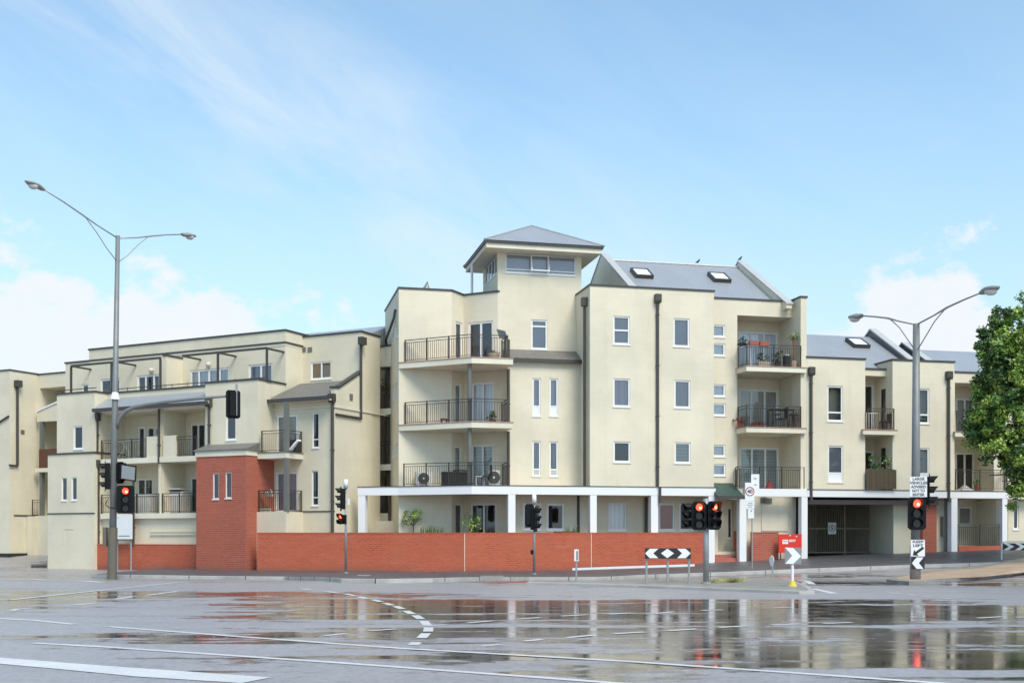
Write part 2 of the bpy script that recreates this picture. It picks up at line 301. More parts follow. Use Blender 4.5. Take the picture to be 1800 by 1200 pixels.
class MB:
    def __init__(s): s.v = []; s.f = []
    def add(s, vs, fs):
        n = len(s.v); s.v += [tuple(x) for x in vs]; s.f += [tuple(i+n for i in f) for f in fs]; return s
    def quad(s, *p): return s.add(p, [tuple(range(len(p)))])
    def box(s, F, a0, a1, b0, b1, z0, z1):
        vs = [F.V(a, b, z) for z in (z0, z1) for (a, b) in ((a0, b0), (a1, b0), (a1, b1), (a0, b1))]
        return s.add(vs, [(3, 2, 1, 0), (4, 5, 6, 7), (0, 1, 5, 4), (1, 2, 6, 5), (2, 3, 7, 6), (3, 0, 4, 7)])
    def prism(s, poly, z0, z1):
        """poly world xy, counter-clockwise"""
        n = len(poly); z0 = z0 if isinstance(z0, (list, tuple)) else [z0]*n; z1 = z1 if isinstance(z1, (list, tuple)) else [z1]*n
        vs = [(p[0], p[1], z) for p, z in zip(poly, z0)]+[(p[0], p[1], z) for p, z in zip(poly, z1)]
        fs = [tuple(reversed(range(n))), tuple(range(n, 2*n))]+[(i, (i+1) % n, n+(i+1) % n, n+i) for i in range(n)]
        return s.add(vs, fs)
    def prof(s, F, pts, a0, a1):
        """pts (b,z) profile, extruded along a"""
        n = len(pts); vs = [F.V(a0, b, z) for b, z in pts]+[F.V(a1, b, z) for b, z in pts]
        return s.add(vs, [tuple(range(n)), tuple(reversed(range(n, 2*n)))]+[(i, n+i, n+(i+1) % n, (i+1) % n) for i in range(n)])
    def plate(s, F, pts, b0, b1):
        """pts (a,z) outline, thickness along b"""
        n = len(pts); vs = [F.V(a, b0, z) for a, z in pts]+[F.V(a, b1, z) for a, z in pts]
        return s.add(vs, [tuple(range(n)), tuple(reversed(range(n, 2*n)))]+[(i, n+i, n+(i+1) % n, (i+1) % n) for i in range(n)])
    def rod(s, p, q, r0, r1=None, n=8, caps=True):
        r1 = r0 if r1 is None else r1; p, q = Vector(p), Vector(q); d = (q-p).normalized()
        u = d.orthogonal().normalized(); w_ = d.cross(u)
        vs = []
        for c, r in ((p, r0), (q, r1)):
            for k in range(n):
                t = 2*math.pi*(k+.5)/n; vs.append(c+u*math.cos(t)*r+w_*math.sin(t)*r)
        fs = [(k, (k+1) % n, n+(k+1) % n, n+k) for k in range(n)]
        if caps: fs += [tuple(reversed(range(n))), tuple(range(n, 2*n))]
        return s.add(vs, fs)
    def path(s, pts, r, n=8):
        rr = r if isinstance(r, (list, tuple)) else [r]*len(pts)
        pts = [Vector(p) for p in pts]; vs = []; up = None
        for i, p in enumerate(pts):
            d = (pts[min(i+1, len(pts)-1)]-pts[max(i-1, 0)]).normalized()
            if up is None: up = d.orthogonal().normalized()
            up = (up-d*up.dot(d)).normalized(); w_ = d.cross(up)
            for k in range(n):
                t = 2*math.pi*k/n; vs.append(p+up*math.cos(t)*rr[i]+w_*math.sin(t)*rr[i])
        fs = [(i*n+k, i*n+(k+1) % n, (i+1)*n+(k+1) % n, (i+1)*n+k) for i in range(len(pts)-1) for k in range(n)]
        fs += [tuple(reversed(range(n))), tuple(range((len(pts)-1)*n, len(pts)*n))]
        return s.add(vs, fs)
    def disc(s, F, a, b, z, r, n=16): return s.add([F.V(a+r*math.cos(2*math.pi*k/n), b, z+r*math.sin(2*math.pi*k/n)) for k in range(n)], [tuple(range(n))])
    def ring(s, F, a, b0, b1, z, r0, r1, n=24):
        for k in range(n):
            t0, t1 = 2*math.pi*k/n, 2*math.pi*(k+1)/n
            pt = [(a+r*math.cos(t), z+r*math.sin(t)) for r, t in ((r0, t0), (r1, t0), (r1, t1), (r0, t1))]
            s.plate(F, pt, b0, b1)
        return s
    def ball(s, c, r, nu=10, nv=7, sq=(1, 1, 1)):
        vs = [(c[0], c[1], c[2]+r*sq[2])]
        for i in range(1, nv):
            for k in range(nu):
                t, f = math.pi*i/nv, 2*math.pi*k/nu; vs.append((c[0]+r*sq[0]*math.sin(t)*math.cos(f), c[1]+r*sq[1]*math.sin(t)*math.sin(f), c[2]+r*sq[2]*math.cos(t)))
        vs.append((c[0], c[1], c[2]-r*sq[2])); fs = [(0, 1+k, 1+(k+1) % nu) for k in range(nu)]
        for i in range(nv-2): fs += [(1+i*nu+k, 1+(i+1)*nu+k, 1+(i+1)*nu+(k+1) % nu, 1+i*nu+(k+1) % nu) for k in range(nu)]
        l = len(vs)-1; o = 1+(nv-2)*nu; fs += [(l, o+(k+1) % nu, o+k) for k in range(nu)]
        return s.add(vs, fs)
    def build(s, name, mat, root=None, smooth=False):
        if not s.v: return None
        ox = ORG.get(root.name, (0, 0, 0)) if root is not None else (0, 0, 0)
        me = bpy.data.meshes.new(name); me.from_pydata([(x-ox[0], y-ox[1], z-ox[2]) for x, y, z in s.v], [], s.f); me.update()
        uvl = me.uv_layers.new(name='UVMap').data
        for p in me.polygons:
            n = p.normal
            if abs(n.z) > .9: t = (1, 0); flat = True
            else:
                l = math.hypot(n.x, n.y); t = (-n.y/l, n.x/l); flat = False
            for li in p.loop_indices:
                c = s.v[me.loops[li].vertex_index]
                uvl[li].uv = (c[0], c[1]) if flat else (c[0]*t[0]+c[1]*t[1], c[2])
            p.use_smooth = smooth
        me.materials.append(M[mat] if isinstance(mat, str) else mat)
        o = bpy.data.objects.new(name, me); COL.objects.link(o)
        if root is not None: o.parent = root; ORG[o.name] = ox
        else: o.location = (0, 0, 0)
        return o
ORG = {}
def thing(name, label, cat, loc=(0, 0, 0), group=None):
    o = bpy.data.objects.new(name, None); COL.objects.link(o); o.location = loc; o.empty_display_size = .3
    o['label'] = label; o['category'] = cat
    if group: o['group'] = group
    ORG[o.name] = tuple(loc)
    return o
def solo(o, label, cat, group=None):
    o['label'] = label; o['category'] = cat
    if group: o['group'] = group
    return o
def struct(o): o['kind'] = 'structure'; return o
def text(s, size, F, a, b, z, mat, root, name='lettering', width=None, bold=.0):
    cu = bpy.data.curves.new('txt', 'FONT'); cu.body = s; cu.size = size; cu.align_x = 'CENTER'; cu.align_y = 'CENTER'; cu.extrude = .002; cu.offset = bold; cu.resolution_u = 3
    tmp = bpy.data.objects.new('txt', cu); me = bpy.data.meshes.new_from_object(tmp)
    xs = [v.co.x for v in me.vertices]; wd = max(xs)-min(xs); sx = (width/wd) if width else 1
    mb = MB(); mb.v = [F.V(a+v.co.x*sx, b-v.co.z, z+v.co.y) for v in me.vertices]; mb.f = [tuple(p.vertices) for p in me.polygons]
    bpy.data.objects.remove(tmp); bpy.data.curves.remove(cu); bpy.data.meshes.remove(me)
    return mb.build(name, mat, root)
# ------------------------------------------------------------------ plan frames found from the photograph's vanishing points
C = Fr((0.0, 52.4), (.975, .2222))
L = Fr(((433-CX)/FPX*53, 53.0), (.8944, -.4472))
def sm(x, a, b):
    t = max(0, min(1, (x-a)/(b-a))); return t*t*(3-2*t)
def gz(x, y):
    a, b = C.inv((x, y)); h = .038*max(0, min(a-2.0, 36))*sm(b, -13, -.5) if a > 2 else 0
    la, lb = L.inv((x, y)); h += .55*sm(-la, 14.5, 19)*sm(lb, 1, 8)+.30*(1-sm(y, 34, 46))
    return h
def hit(px, py, up=0.0):
    D = (EYE-up)*FPX/(py-HOR)
    for _ in range(30):
        z = gz(kk(px)*D, D)+up; D = .5*D+.5*(EYE-z)*FPX/(py-HOR)
    return (kk(px)*D, D, gz(kk(px)*D, D)+up)
# ------------------------------------------------------------------ ground
def ground():
    def axis(lo, hi, step, far):
        xs = []; x = lo
        while x <= hi: xs.append(x); x += step
        out = []; s = step; x = hi
        while x < far: s *= 1.5; x += s; out.append(x)
        neg = []; s = step; x = lo
        while x > -far: s *= 1.5; x -= s; neg.append(x)
        return list(reversed(neg))+xs+out
    xs = axis(-45, 45, 1.0, 2500); ys = axis(5, 90, 1.0, 2500)
    mb = MB(); nx = len(xs)
    for y in ys:
        for x in xs: mb.v.append((x, y, gz(x, y)))
    mb.f = [(j*nx+i, j*nx+i+1, (j+1)*nx+i+1, (j+1)*nx+i) for j in range(len(ys)-1) for i in range(nx-1)]
    struct(mb.build('road', 'road', smooth=True))
ground()
def resample(pts, step=1.0):
    out = [pts[0]]
    for p, q in zip(pts, pts[1:]):
        l = math.hypot(q[0]-p[0], q[1]-p[1]); n = max(1, int(l/step))
        for k in range(1, n+1): out.append((p[0]+(q[0]-p[0])*k/n, p[1]+(q[1]-p[1])*k/n))
    return out
KERB = [(160, 1009), (300, 1011), (500, 1013), (600, 1016.5), (660, 1017.5), (760, 1016), (930, 1014), (1000, 1014), (1120, 1010.5), (1280, 1005), (1440, 998.5)]
kl = [hit(x, y, .12)[:2] for x, y in KERB]; ka, kb_ = C.inv(kl[-1]); kl += [C.P(ka+5, kb_+.2), C.P(ka+45, kb_+.2)]
kp = resample(kl, .8)
def footpath():
    mb = MB(); n = 20; H = .12
    for (x, y) in kp:
        for k in range(n+1):
            yy = y+.16+16.0*k/n; mb.v.append((x+.02*k, yy, gz(x+.02*k, yy)+H))
    m = n+1
    mb.f = [(i*m+k, (i+1)*m+k, (i+1)*m+k+1, i*m+k+1) for i in range(len(kp)-1) for k in range(n)]
    struct(mb.build('footpath', 'path'))
    kb = MB()
    for (x, y) in kp:
        g = gz(x, y); kb.v += [(x, y, g-.05), (x, y+.01, g+H-.01), (x, y+.03, g+H+.004), (x, y+.19, gz(x, y+.19)+H+.004), (x, y+.19, g)]
    kb.f = [(i*5+k, (i+1)*5+k, (i+1)*5+k+1, i*5+k+1) for i in range(len(kp)-1) for k in range(4)]
    ko = struct(kb.build('kerb', 'kerb')); kj = MB()
    for i in range(2, len(kp)-1, 3):
        x, y = kp[i]; g = gz(x, y); kj.box(Fr((x, y), (1, 0)), -.012, .012, -.004, .195, g-.03, g+H+.006)
    kj.build('kerb_joint', 'dark', ko)
footpath()
def island(name, pts, up, mat, kmat, kw=.16):
    P = [hit(x, y, up) for x, y in pts]; cx = sum(p[0] for p in P)/len(P); cy = sum(p[1] for p in P)/len(P)
    top = MB(); n = len(P)
    inn = []
    for i, p in enumerate(P):
        a, b = P[i-1], P[(i+1) % n]; t = Vector((b[0]-a[0], b[1]-a[1])).normalized(); nn = Vector((-t.y, t.x))
        if nn.x*(cx-p[0])+nn.y*(cy-p[1]) < 0: nn = -nn
        q = (p[0]+nn.x*kw, p[1]+nn.y*kw); inn.append((q[0], q[1], gz(*q)+up+.002))
    top.add(inn, [tuple(range(n))]); o = struct(top.build(name, mat))
    kb = MB()
    for i in range(n):
        j = (i+1) % n; p, q = P[i], P[j]
        kb.quad((p[0], p[1], p[2]-up-.03), (q[0], q[1], q[2]-up-.03), (q[0], q[1], q[2]-.01), (p[0], p[1], p[2]-.01))
        kb.quad((p[0], p[1], p[2]-.01), (q[0], q[1], q[2]-.01), (inn[j][0], inn[j][1], inn[j][2]+.003), (inn[i][0], inn[i][1], inn[i][2]+.003))
    kb.build('island_kerb', kmat, o)
island('traffic_island', [(925, 1022.5), (1000, 1024), (1120, 1027.5), (1300, 1034), (1405, 1038), (1432, 1037.5), (1425, 1031), (1402, 1022), (1376, 1014.5), (1340, 1013.5), (1223, 1018.5), (1120, 1020.5), (1000, 1019.5), (932, 1019.5)], .08, 'isle', 'kerb', .14)
island('median_island', [(1558, 1017), (1570, 1018.5), (1598, 1020.5), (1640, 1019.5), (1714, 1013), (1800, 1003.5), (1900, 994), (1960, 987), (1960, 983), (1900, 986), (1800, 992.5), (1714, 996), (1633, 1002.5), (1580, 1010), (1562, 1014)], .12, 'islet', 'isle', .3)
# ------------------------------------------------------------------ road paint: lane markings and one painted sky reflection
def markings():
    mb = MB()
    def line(p, q, w_=.13, up=.006):
        A, B = hit(*p), hit(*q); d = Vector((B[0]-A[0], B[1]-A[1])); l = d.length; d.normalize(); n_ = Vector((-d.y, d.x))*w_/2
        ns = max(1, int(l/1.0))
        for k in range(ns):
            s0, s1 = k/ns, (k+1)/ns; c = []
            for s_, sg in ((s0, -1), (s1, -1), (s1, 1), (s0, 1)):
                x = A[0]+(B[0]-A[0])*s_+n_.x*sg; y = A[1]+(B[1]-A[1])*s_+n_.y*sg; c.append((x, y, gz(x, y)+up))
            mb.quad(*c)
    def poly(pts, **kw):
        for a, b in zip(pts, pts[1:]): line(a, b, **kw)
    poly([(190, 1101), (400, 1117), (700, 1139), (1100, 1162), (1560, 1194), (1700, 1204)])
    poly([(60, 1130), (187, 1137), (600, 1165), (1050, 1198), (1150, 1206)])
    poly([(-40, 1055), (18, 1054), (160, 1039), (310, 1023.5), (345, 1022)], w_=.16)
    poly([(20, 1073), (32, 1070), (60, 1068)]); line((130, 1063), (172, 1059), .16); line((200, 1053), (236, 1048), .16); line((258, 1046), (312, 1039), .16)
    poly([(-20, 1086), (60, 1090), (130, 1097)]); line((0, 1110), (-60, 1108))
    # broad stop bar and broken band
    P = [hit(x, y) for x, y in [(-60, 1151), (0, 1155.5), (105, 1164), (240, 1174), (477, 1190.5), (425, 1200.5), (240, 1189), (105, 1176), (0, 1166.5), (-60, 1161)]]
    for i in range(4): mb.quad(*[(p[0], p[1], p[2]+.006) for p in (P[9-i], P[8-i], P[i+1], P[i])])
    # dotted turning lines
    dots = [(538, 1035), (585, 1040.5), (616, 1045), (638, 1050.2), (663, 1055.5), (683, 1061.5), (701, 1067.5), (719, 1076), (735, 1084.5), (748, 1095), (753, 1106), (745, 1117), (729, 1131)]
    for i, (x, y) in enumerate(dots):
        a = dots[max(0, i-1)]; b = dots[min(len(dots)-1, i+1)]; f = .17
        line((x-(b[0]-a[0])*f, y-(b[1]-a[1])*f), (x+(b[0]-a[0])*f, y+(b[1]-a[1])*f), w_=.15)
    for (x0, y0, x1, y1) in ((570, 1117, 608, 1113), (648, 1108.5, 697, 1105), (737, 1100.5, 785, 1097.5), (822, 1094.5, 868, 1090.5), (907, 1088, 950, 1085), (987, 1082.5, 1033, 1080), (1070, 1079, 1112, 1077),
            (1149, 1078, 1185, 1075), (1080, 1113.5, 1133, 1110.5), (1173, 1108.5, 1224, 1105), (1264, 1102.5, 1315, 1099.5), (1356, 1098, 1407, 1096.3), (1447, 1095.5, 1498, 1093.8),
            (845, 1135.5, 880, 1132), (921, 1126.5, 953, 1123.5), (997, 1120.5, 1043, 1116), (1233, 1072.5, 1271, 1071.5), (1360, 1068.3, 1391, 1067.5),
            (1718, 1086, 1762, 1083.5), (1785, 1084.5, 1815, 1084), (0, 1001.5, 12, 1001.5), (45, 1008, 85, 1009), (104, 1014.5, 130, 1014.3)):
        line((x0, y0), (x1, y1), .12)
    for (x0, y0, x1, y1) in ((1428, 1027, 1452, 1027), (1466, 1027, 1514, 1027), (1530, 1027, 1556, 1027), (1712, 1030, 1764, 1030.5), (1782, 1032, 1805, 1032), (1640, 1030.5, 1696, 1030.5),
            (1582, 1037.5, 1646, 1038.5), (1668, 1039.5, 1720, 1040.5), (1738, 1041, 1805, 1042), (1558, 1040, 1584, 1043), (1596, 1044, 1610, 1046), (1622, 1047.5, 1640, 1049), (1655, 1050.5, 1672, 1052), (1690, 1053.5, 1708, 1054.5), (1725, 1056, 1745, 1057),
            (1496, 1038, 1530, 1037.5), (1150, 1019.5, 1188, 1020.5), (735, 1034, 770, 1034.5), (800, 1035, 830, 1035.5), (870, 1036, 900, 1036.5), (1000, 1037.5, 1035, 1038), (1070, 1039, 1105, 1039.5), (1200, 1041, 1230, 1042)):
        line((x0, y0), (x1, y1), .10)
    line((1430, 1034.5), (1468, 1043), .22); line((1378+26, 1019), (1428, 1026.5), .2)
    line((1640, 1026), (1830, 1022), .16)
    poly([(1120, 1013.2), (1280, 1011), (1440, 1005.5), (1500, 1002), (1512, 999.3)], w_=.12)
    poly([(-60, 1016.5), (60, 1018), (180, 1023)], w_=.35)  # wide pale strip paints the sky's reflection on the wet road
    struct(mb.build('road_marking_and_sheen', 'lane'))
    mb2 = MB()                                          # low white kerb edge of the ramp beside the brick wall
    A, B = hit(1006, 1001, .14), hit(1221, 994, .14); F = Fr(A[:2], (B[0]-A[0], B[1]-A[1])); ln = math.hypot(B[0]-A[0], B[1]-A[1])
    n = 10
    for k in range(n):
        a0, a1 = ln*k/n, ln*(k+1)/n; p0, p1 = F.P(a0), F.P(a1); z0, z1 = gz(*p0)+.12, gz(*p1)+.12
        mb2.prism([F.P(a0), F.P(a1), F.P(a1, .1), F.P(a0, .1)], [z0-.02, z1-.02, z1-.02, z0-.02], [z0+.1, z1+.1, z1+.1, z0+.1])
    struct(mb2.build('kerb_edge', 'white'))
markings()
# ------------------------------------------------------------------ building helpers
def window(root, F, a0, a1, z0, z1, b=.035, blind='g', mull=(), tran=(), fw=.075, low=None, kind='window', open_=None, drop=1.0):
    """F at the wall face; the frame stands b inside it"""
    if kind == 'balcony_door': fw = max(fw, .10)
    mb = MB(); d = .06
    mb.box(F, a0, a0+fw, b, b+d, z0, z1).box(F, a1-fw, a1, b, b+d, z0, z1)
    mb.box(F, a0+fw, a1-fw, b, b+d, z0, z0+fw).box(F, a0+fw, a1-fw, b, b+d, z1-fw, z1)
    for m_ in mull:
        c = a0+(a1-a0)*m_; mb.box(F, c-fw*.5, c+fw*.5, b+.004, b+d, z0+fw, z1-fw)
    for t_ in tran:
        c = z0+(z1-z0)*t_; mb.box(F, a0+fw, a1-fw, b+.008, b+d, c-fw*.5, c+fw*.5)
    if kind == 'window': mb.box(F, a0-.03, a1+.03, -.035, b-.002, z0-.055, z0-.004)
    fr = mb.build(kind, 'frame', root)
    MB().quad(F.V(a0+fw*.5, b+.035, z0+fw*.5), F.V(a1-fw*.5, b+.035, z0+fw*.5), F.V(a1-fw*.5, b+.035, z1-fw*.5), F.V(a0+fw*.5, b+.035, z1-fw*.5)).build('pane', 'glass', fr)
    if blind:
        zz = z1-(z1-z0)*drop
        if low: zz = z0+(z1-z0)*tran[0]
        MB().box(F, a0+.01, a1-.01, b+.10, b+.115, zz, z1-.01).build('blind', BL[blind], fr)
    if low:
        MB().box(F, a0+fw, a1-fw, b+.02, b+.033, z0+fw, z0+(z1-z0)*tran[0]-fw*.5).build('spandrel_panel', BL[low], fr)
    return fr
def wallseg(mb, root, P0, P1, z0, z1, ops=()):
    S = Fr(P0, (P1[0]-P0[0], P1[1]-P0[1])); ln = math.hypot(P1[0]-P0[0], P1[1]-P0[1]); holes = []
    for o in ops:
        o = dict(o); x0, y0, x1, y1 = o.pop('r'); kind = o.pop('k', 'window'); n_ops = o.pop('ops', ())
        a0 = max(.02, S.aP(x0)); a1 = min(ln-.012, S.aP(x1)); am = (a0+a1)/2
        zt = o.pop('zt', None) or S.z(y0, am); zb = o.pop('zb', None); zb = S.z(y1, am) if zb is None else zb
        zt = min(zt, z1-.01)
        if zb < z0+.01: zb = z0
        dep = o.pop('dep', 2.0) if kind == 'recess' else .13
        holes.append((a0, a1, zb, zt))
        for (p, q) in (((a0, zb), (a0, zt)), ((a1, zt), (a1, zb)), ((a0, zt), (a1, zt)), ((a1, zb), (a0, zb))):
            mb.quad(S.V(p[0], 0, p[1]), S.V(q[0], 0, q[1]), S.V(q[0], dep, q[1]), S.V(p[0], dep, p[1]))
        if kind == 'recess': wallseg(mb, root, S.P(a0, dep), S.P(a1, dep), zb, zt, n_ops)
        elif kind == 'window' or kind == 'door': window(root, S, a0, a1, zb, zt, kind='window' if kind == 'window' else 'balcony_door', **o)
    xs = sorted({0, ln, *[h[0] for h in holes], *[h[1] for h in holes]}); zs = sorted({z0, z1, *[h[2] for h in holes], *[h[3] for h in holes]})
    for i in range(len(xs)-1):
        for j in range(len(zs)-1):
            if xs[i+1]-xs[i] < 1e-6 or zs[j+1]-zs[j] < 1e-6: continue
            cx, cz = (xs[i]+xs[i+1])/2, (zs[j]+zs[j+1])/2
            if cz < z0 or cz > z1 or any(h[0] < cx < h[1] and h[2] < cz < h[3] for h in holes): continue
            mb.quad(S.V(xs[i], 0, zs[j]), S.V(xs[i+1], 0, zs[j]), S.V(xs[i+1], 0, zs[j+1]), S.V(xs[i], 0, zs[j+1]))
    return S
def offs(poly, d):
    n = len(poly); out = []
    for i in range(n):
        p0, p1, p2 = poly[i-1], poly[i], poly[(i+1) % n]
        e0 = Vector((p1[0]-p0[0], p1[1]-p0[1])).normalized(); e1 = Vector((p2[0]-p1[0], p2[1]-p1[1])).normalized()
        n0, n1 = Vector((e0.y, -e0.x)), Vector((e1.y, -e1.x)); s = n0+n1; s = s/(s.dot(n0)) if abs(s.dot(n0)) > .2 else n0
        out.append((p1[0]+s.x*d, p1[1]+s.y*d))
    return out
def mass(root, poly, z0, z1, ops={}, mat='cream', cap=True, name='wall', roof='roofd', capm='cap', bottom=False):
    mb = MB(); n = len(poly)
    for i in range(n): wallseg(mb, root, poly[i], poly[(i+1) % n], z0, z1, ops.get(i, ()))
    if bottom: mb.quad(*[(p[0], p[1], z0) for p in reversed(poly)])
    o = mb.build(name, mat, root)
    inn = offs(poly, -.12)
    MB().quad(*[(p[0], p[1], z1-.04) for p in poly]).build('flat_roof', roof, root)
    if cap:
        a, b = offs(poly, .045), offs(poly, -.2); m = MB()
        for i in range(n):
            j = (i+1) % n
            for q in (((a[i], z1+.002), (a[j], z1+.002), (a[j], z1+.085), (a[i], z1+.085)), ((a[i], z1+.085), (a[j], z1+.085), (b[j], z1+.085), (b[i], z1+.085)),
                      ((b[i], z1+.085), (b[j], z1+.085), (b[j], z1+.002), (b[i], z1+.002)), ((a[i], z1+.002), (b[i], z1+.002), (b[j], z1+.002), (a[j], z1+.002))):
                m.quad(*[(p[0], p[1], z) for p, z in q])
        m.build('parapet_cap', capm, root)
    return o
def rect(F, a0, a1, b0, b1): return [F.P(a0, b0), F.P(a1, b0), F.P(a1, b1), F.P(a0, b1)]
def railing(root, pts, z, h=1.05, step=.115, posts=None, mat='rail', name='railing'):
    mb = MB(); pm = []
    for i, (p, q) in enumerate(zip(pts, pts[1:])):
        F = Fr(p, (q[0]-p[0], q[1]-p[1])); ln = math.hypot(q[0]-p[0], q[1]-p[1])
        mb.box(F, 0, ln, -.02, .02, z+h-.035, z+h).box(F, .0, ln, -.013, .013, z+h-.15, z+h-.125).box(F, 0, ln, -.013, .013, z+.07, z+.095)
        n = max(1, int(ln/step))
        for k in range(1, n): a = ln*k/n; mb.box(F, a-.008, a+.008, -.008, .008, z+.095, z+h-.15)
        m = max(1, round(ln/1.15))
        for k in range(m+1):
            if k == 0 and i > 0: continue
            pm.append((F, ln*k/m))
    o = mb.build(name, mat, root)
    for F, a in pm: MB().box(F, a-.025, a+.025, -.025, .025, z, z+h+.01).build('post', mat, o)
    return o
def slab(root, poly, zt, th=.24, edge='trim', name='balcony_slab'):
    o = MB().prism(poly, zt-th, zt-.035).build(name, edge, root)
    MB().prism(offs(poly, .03), zt-.034, zt).build('edge_tile', 'tileb', o); return o
def pipe(root, F, a, b, z0, z1, hop=True, r=.052):
    mb = MB().rod(F.V(a, b-.09, z0), F.V(a, b-.09, z1), r, n=8)
    o = mb.build('downpipe', 'pipe', root)
    if hop: MB().prof(F, [(b-.004, z1), (b-.2, z1), (b-.24, z1+.1), (b-.24, z1+.4), (b-.004, z1+.4)], a-.15, a+.15).build('rain_head', 'pipe', o)
    z = z0+.9
    while z < z1-.3: MB().box(F, a-.085, a+.085, b-.145, b-.02, z, z+.05).build('bracket', 'pipe', o); z += 2.4
    return o
def vent(root, F, px, py, b):
    a = F.aP(px, b); z = F.z(py, a, b); mb = MB().box(F, a-.13, a+.13, b-.03, b, z-.12, z+.12)
    return mb.build('wall_vent', 'post', root)
# ================================================================== CENTRAL BLOCK
Z1, Z2, Z3, ZB = 4.0, 6.98, 9.93, 3.63
cb = thing('apartment_building', 'cream four storey apartment block with a hipped lookout tower above its corner balconies', 'building', (*C.P(4, 4), 0))
def W(x0, y0, x1, y1, **k): return dict(r=(x0, y0, x1, y1), **k)
def D_(x0, y0, x1, y1, zb, **k): return dict(r=(x0, y0, x1, y1), k='door', zb=zb, **k)
aB0, aB1 = C.aP(1037, .06), C.aP(1255, .06)
# block A with the splayed bay
bA = 2.69; pA = C.P(C.aP(701, bA), bA); pA2 = C.P(C.aP(794, bA), bA)
q_ = Fr(pA2, L.d); pQ = q_.P(0, q_.bP(815)); q_ = Fr(pQ, L.d); pU = q_.P(q_.aP(875)); aU, bU_ = C.inv(pU)
ZT = 13.42
aA = C.inv(pA)[0]
MAp = [pA, pA2, pQ, pU, C.P(aU+.6, bU_+.3), C.P(aU+.6, 8.4), C.P(aA, 8.4)]
mass(cb, MAp, 0, ZT, {
    1: [D_(801, 566, 812.5, 0, Z3, fw=.06, blind='n'), D_(800, 674, 811, 0, Z2, blind='v'), D_(799.5, 783, 811, 0, Z1+.03, blind='v'), D_(800, 884, 813, 0, .7, blind='n')],
    2: [D_(823, 565, 867, 0, Z3, mull=(.5,), blind='n', drop=.55), D_(829, 672, 868, 0, Z2, mull=(.5,), blind='w'), D_(828, 781, 868, 0, Z1+.03, mull=(.5,), blind='v'), D_(827, 884, 873, 0, .7, mull=(.5,), blind=None, fw=.09)],
    6: [W(696.5, 572, 698.8, 592, blind='n', fw=.04), W(690.5, 579, 692.5, 596, blind='n', fw=.04), W(696, 672, 698.5, 702, blind='n', fw=.04), W(690.5, 677, 693, 705, blind='n', fw=.04), W(696, 778, 698.5, 800, blind='n', fw=.04), W(690.5, 781, 693, 803, blind='n', fw=.04)]})
# link of wall continuing the splay under the tower skirt
MB().prism([pU, C.P(.26, 2.06), C.P(.26, 3.2), C.P(-.1, 3.2)], 0, 10.0).build('return_wall', 'cream', cb)
# lower tower + skirt roof
bl = 1.6; aT0, aT1 = C.aP(895, bl), C.aP(1022, bl)+.25
mass(cb, rect(C, aT0, aT1, bl, 7), 0, 10.02, {0: [
    W(936, 664.5, 950.5, 731, tran=(.26,), blind='m', low='f'), W(966, 665, 981, 731, tran=(.26,), blind='m', low='f'),
    W(936, 775, 950.5, 836, tran=(.19,), blind='g', low='v'), W(966, 775.5, 981, 836.5, tran=(.19,), blind='g', low='v'),
    W(919, 884, 952, 931, fw=.10, blind='n', drop=.0), W(961, 884.5, 992, 931.5, fw=.10, blind=None)]}, cap=False)
sk = MB().prof(C, [(bl-.16, 10.02), (bl-.16, 10.16), (2.44, 10.72), (2.44, 10.02)], aT0-.12, aT1-.02); sk.build('skirt_roof', 'rooftile', cb)
MB().box(C, aT0-.16, aT1-.02, bl-.24, bl-.165, 9.97, 10.13).build('gutter', 'pipe', cb)
# upper tower
aT2 = C.aP(1022, bU_); bT1 = 6.0; ZS = 15.33
zw0, zw1 = C.z(481.5, C.aP(950, bU_), bU_), C.z(447.5, C.aP(950, bU_), bU_)
mass(cb, rect(C, aU, aT2, bU_, bT1), 9.9, ZS, {
    0: [dict(r=(888.5, 0, 1012.5, 0), zt=zw1, zb=zw0, mull=(.365, .605), tran=(.18,), blind='g', fw=.07), W(934, 562, 962, 613.5, blind='g', tran=(.78,))],
    3: [dict(r=(852, 0, 873, 0), zt=zw1, zb=zw0, mull=(.25, .5, .75), blind='n', fw=.07)]}, cap=False)
# open awning sash in the lookout
a_ = C.aP(948.5, bU_); sash = MB()
for (p, q) in (((-.46, 0), (-.40, 1)), ((.40, 0), (.46, 1)), ((-.40, 0), (.40, .07)), ((-.40, .93), (.40, 1))):
    y0, y1 = zw0+.1+(zw1-zw0-.14)*p[1], zw0+.1+(zw1-zw0-.14)*q[1]
    t = lambda z: bU_-.02-.22*(1-(z-zw0-.1)/(zw1-zw0-.14))
    sash.add([C.V(a_+p[0], t(y0), y0), C.V(a_+q[0], t(y0), y0), C.V(a_+q[0], t(y0)+.05, y0), C.V(a_+p[0], t(y0)+.05, y0), C.V(a_+p[0], t(y1), y1), C.V(a_+q[0], t(y1), y1), C.V(a_+q[0], t(y1)+.05, y1), C.V(a_+p[0], t(y1)+.05, y1)],
             [(3, 2, 1, 0), (4, 5, 6, 7), (0, 1, 5, 4), (1, 2, 6, 5), (2, 3, 7, 6), (3, 0, 4, 7)])
sash.build('open_sash', 'frame', cb)
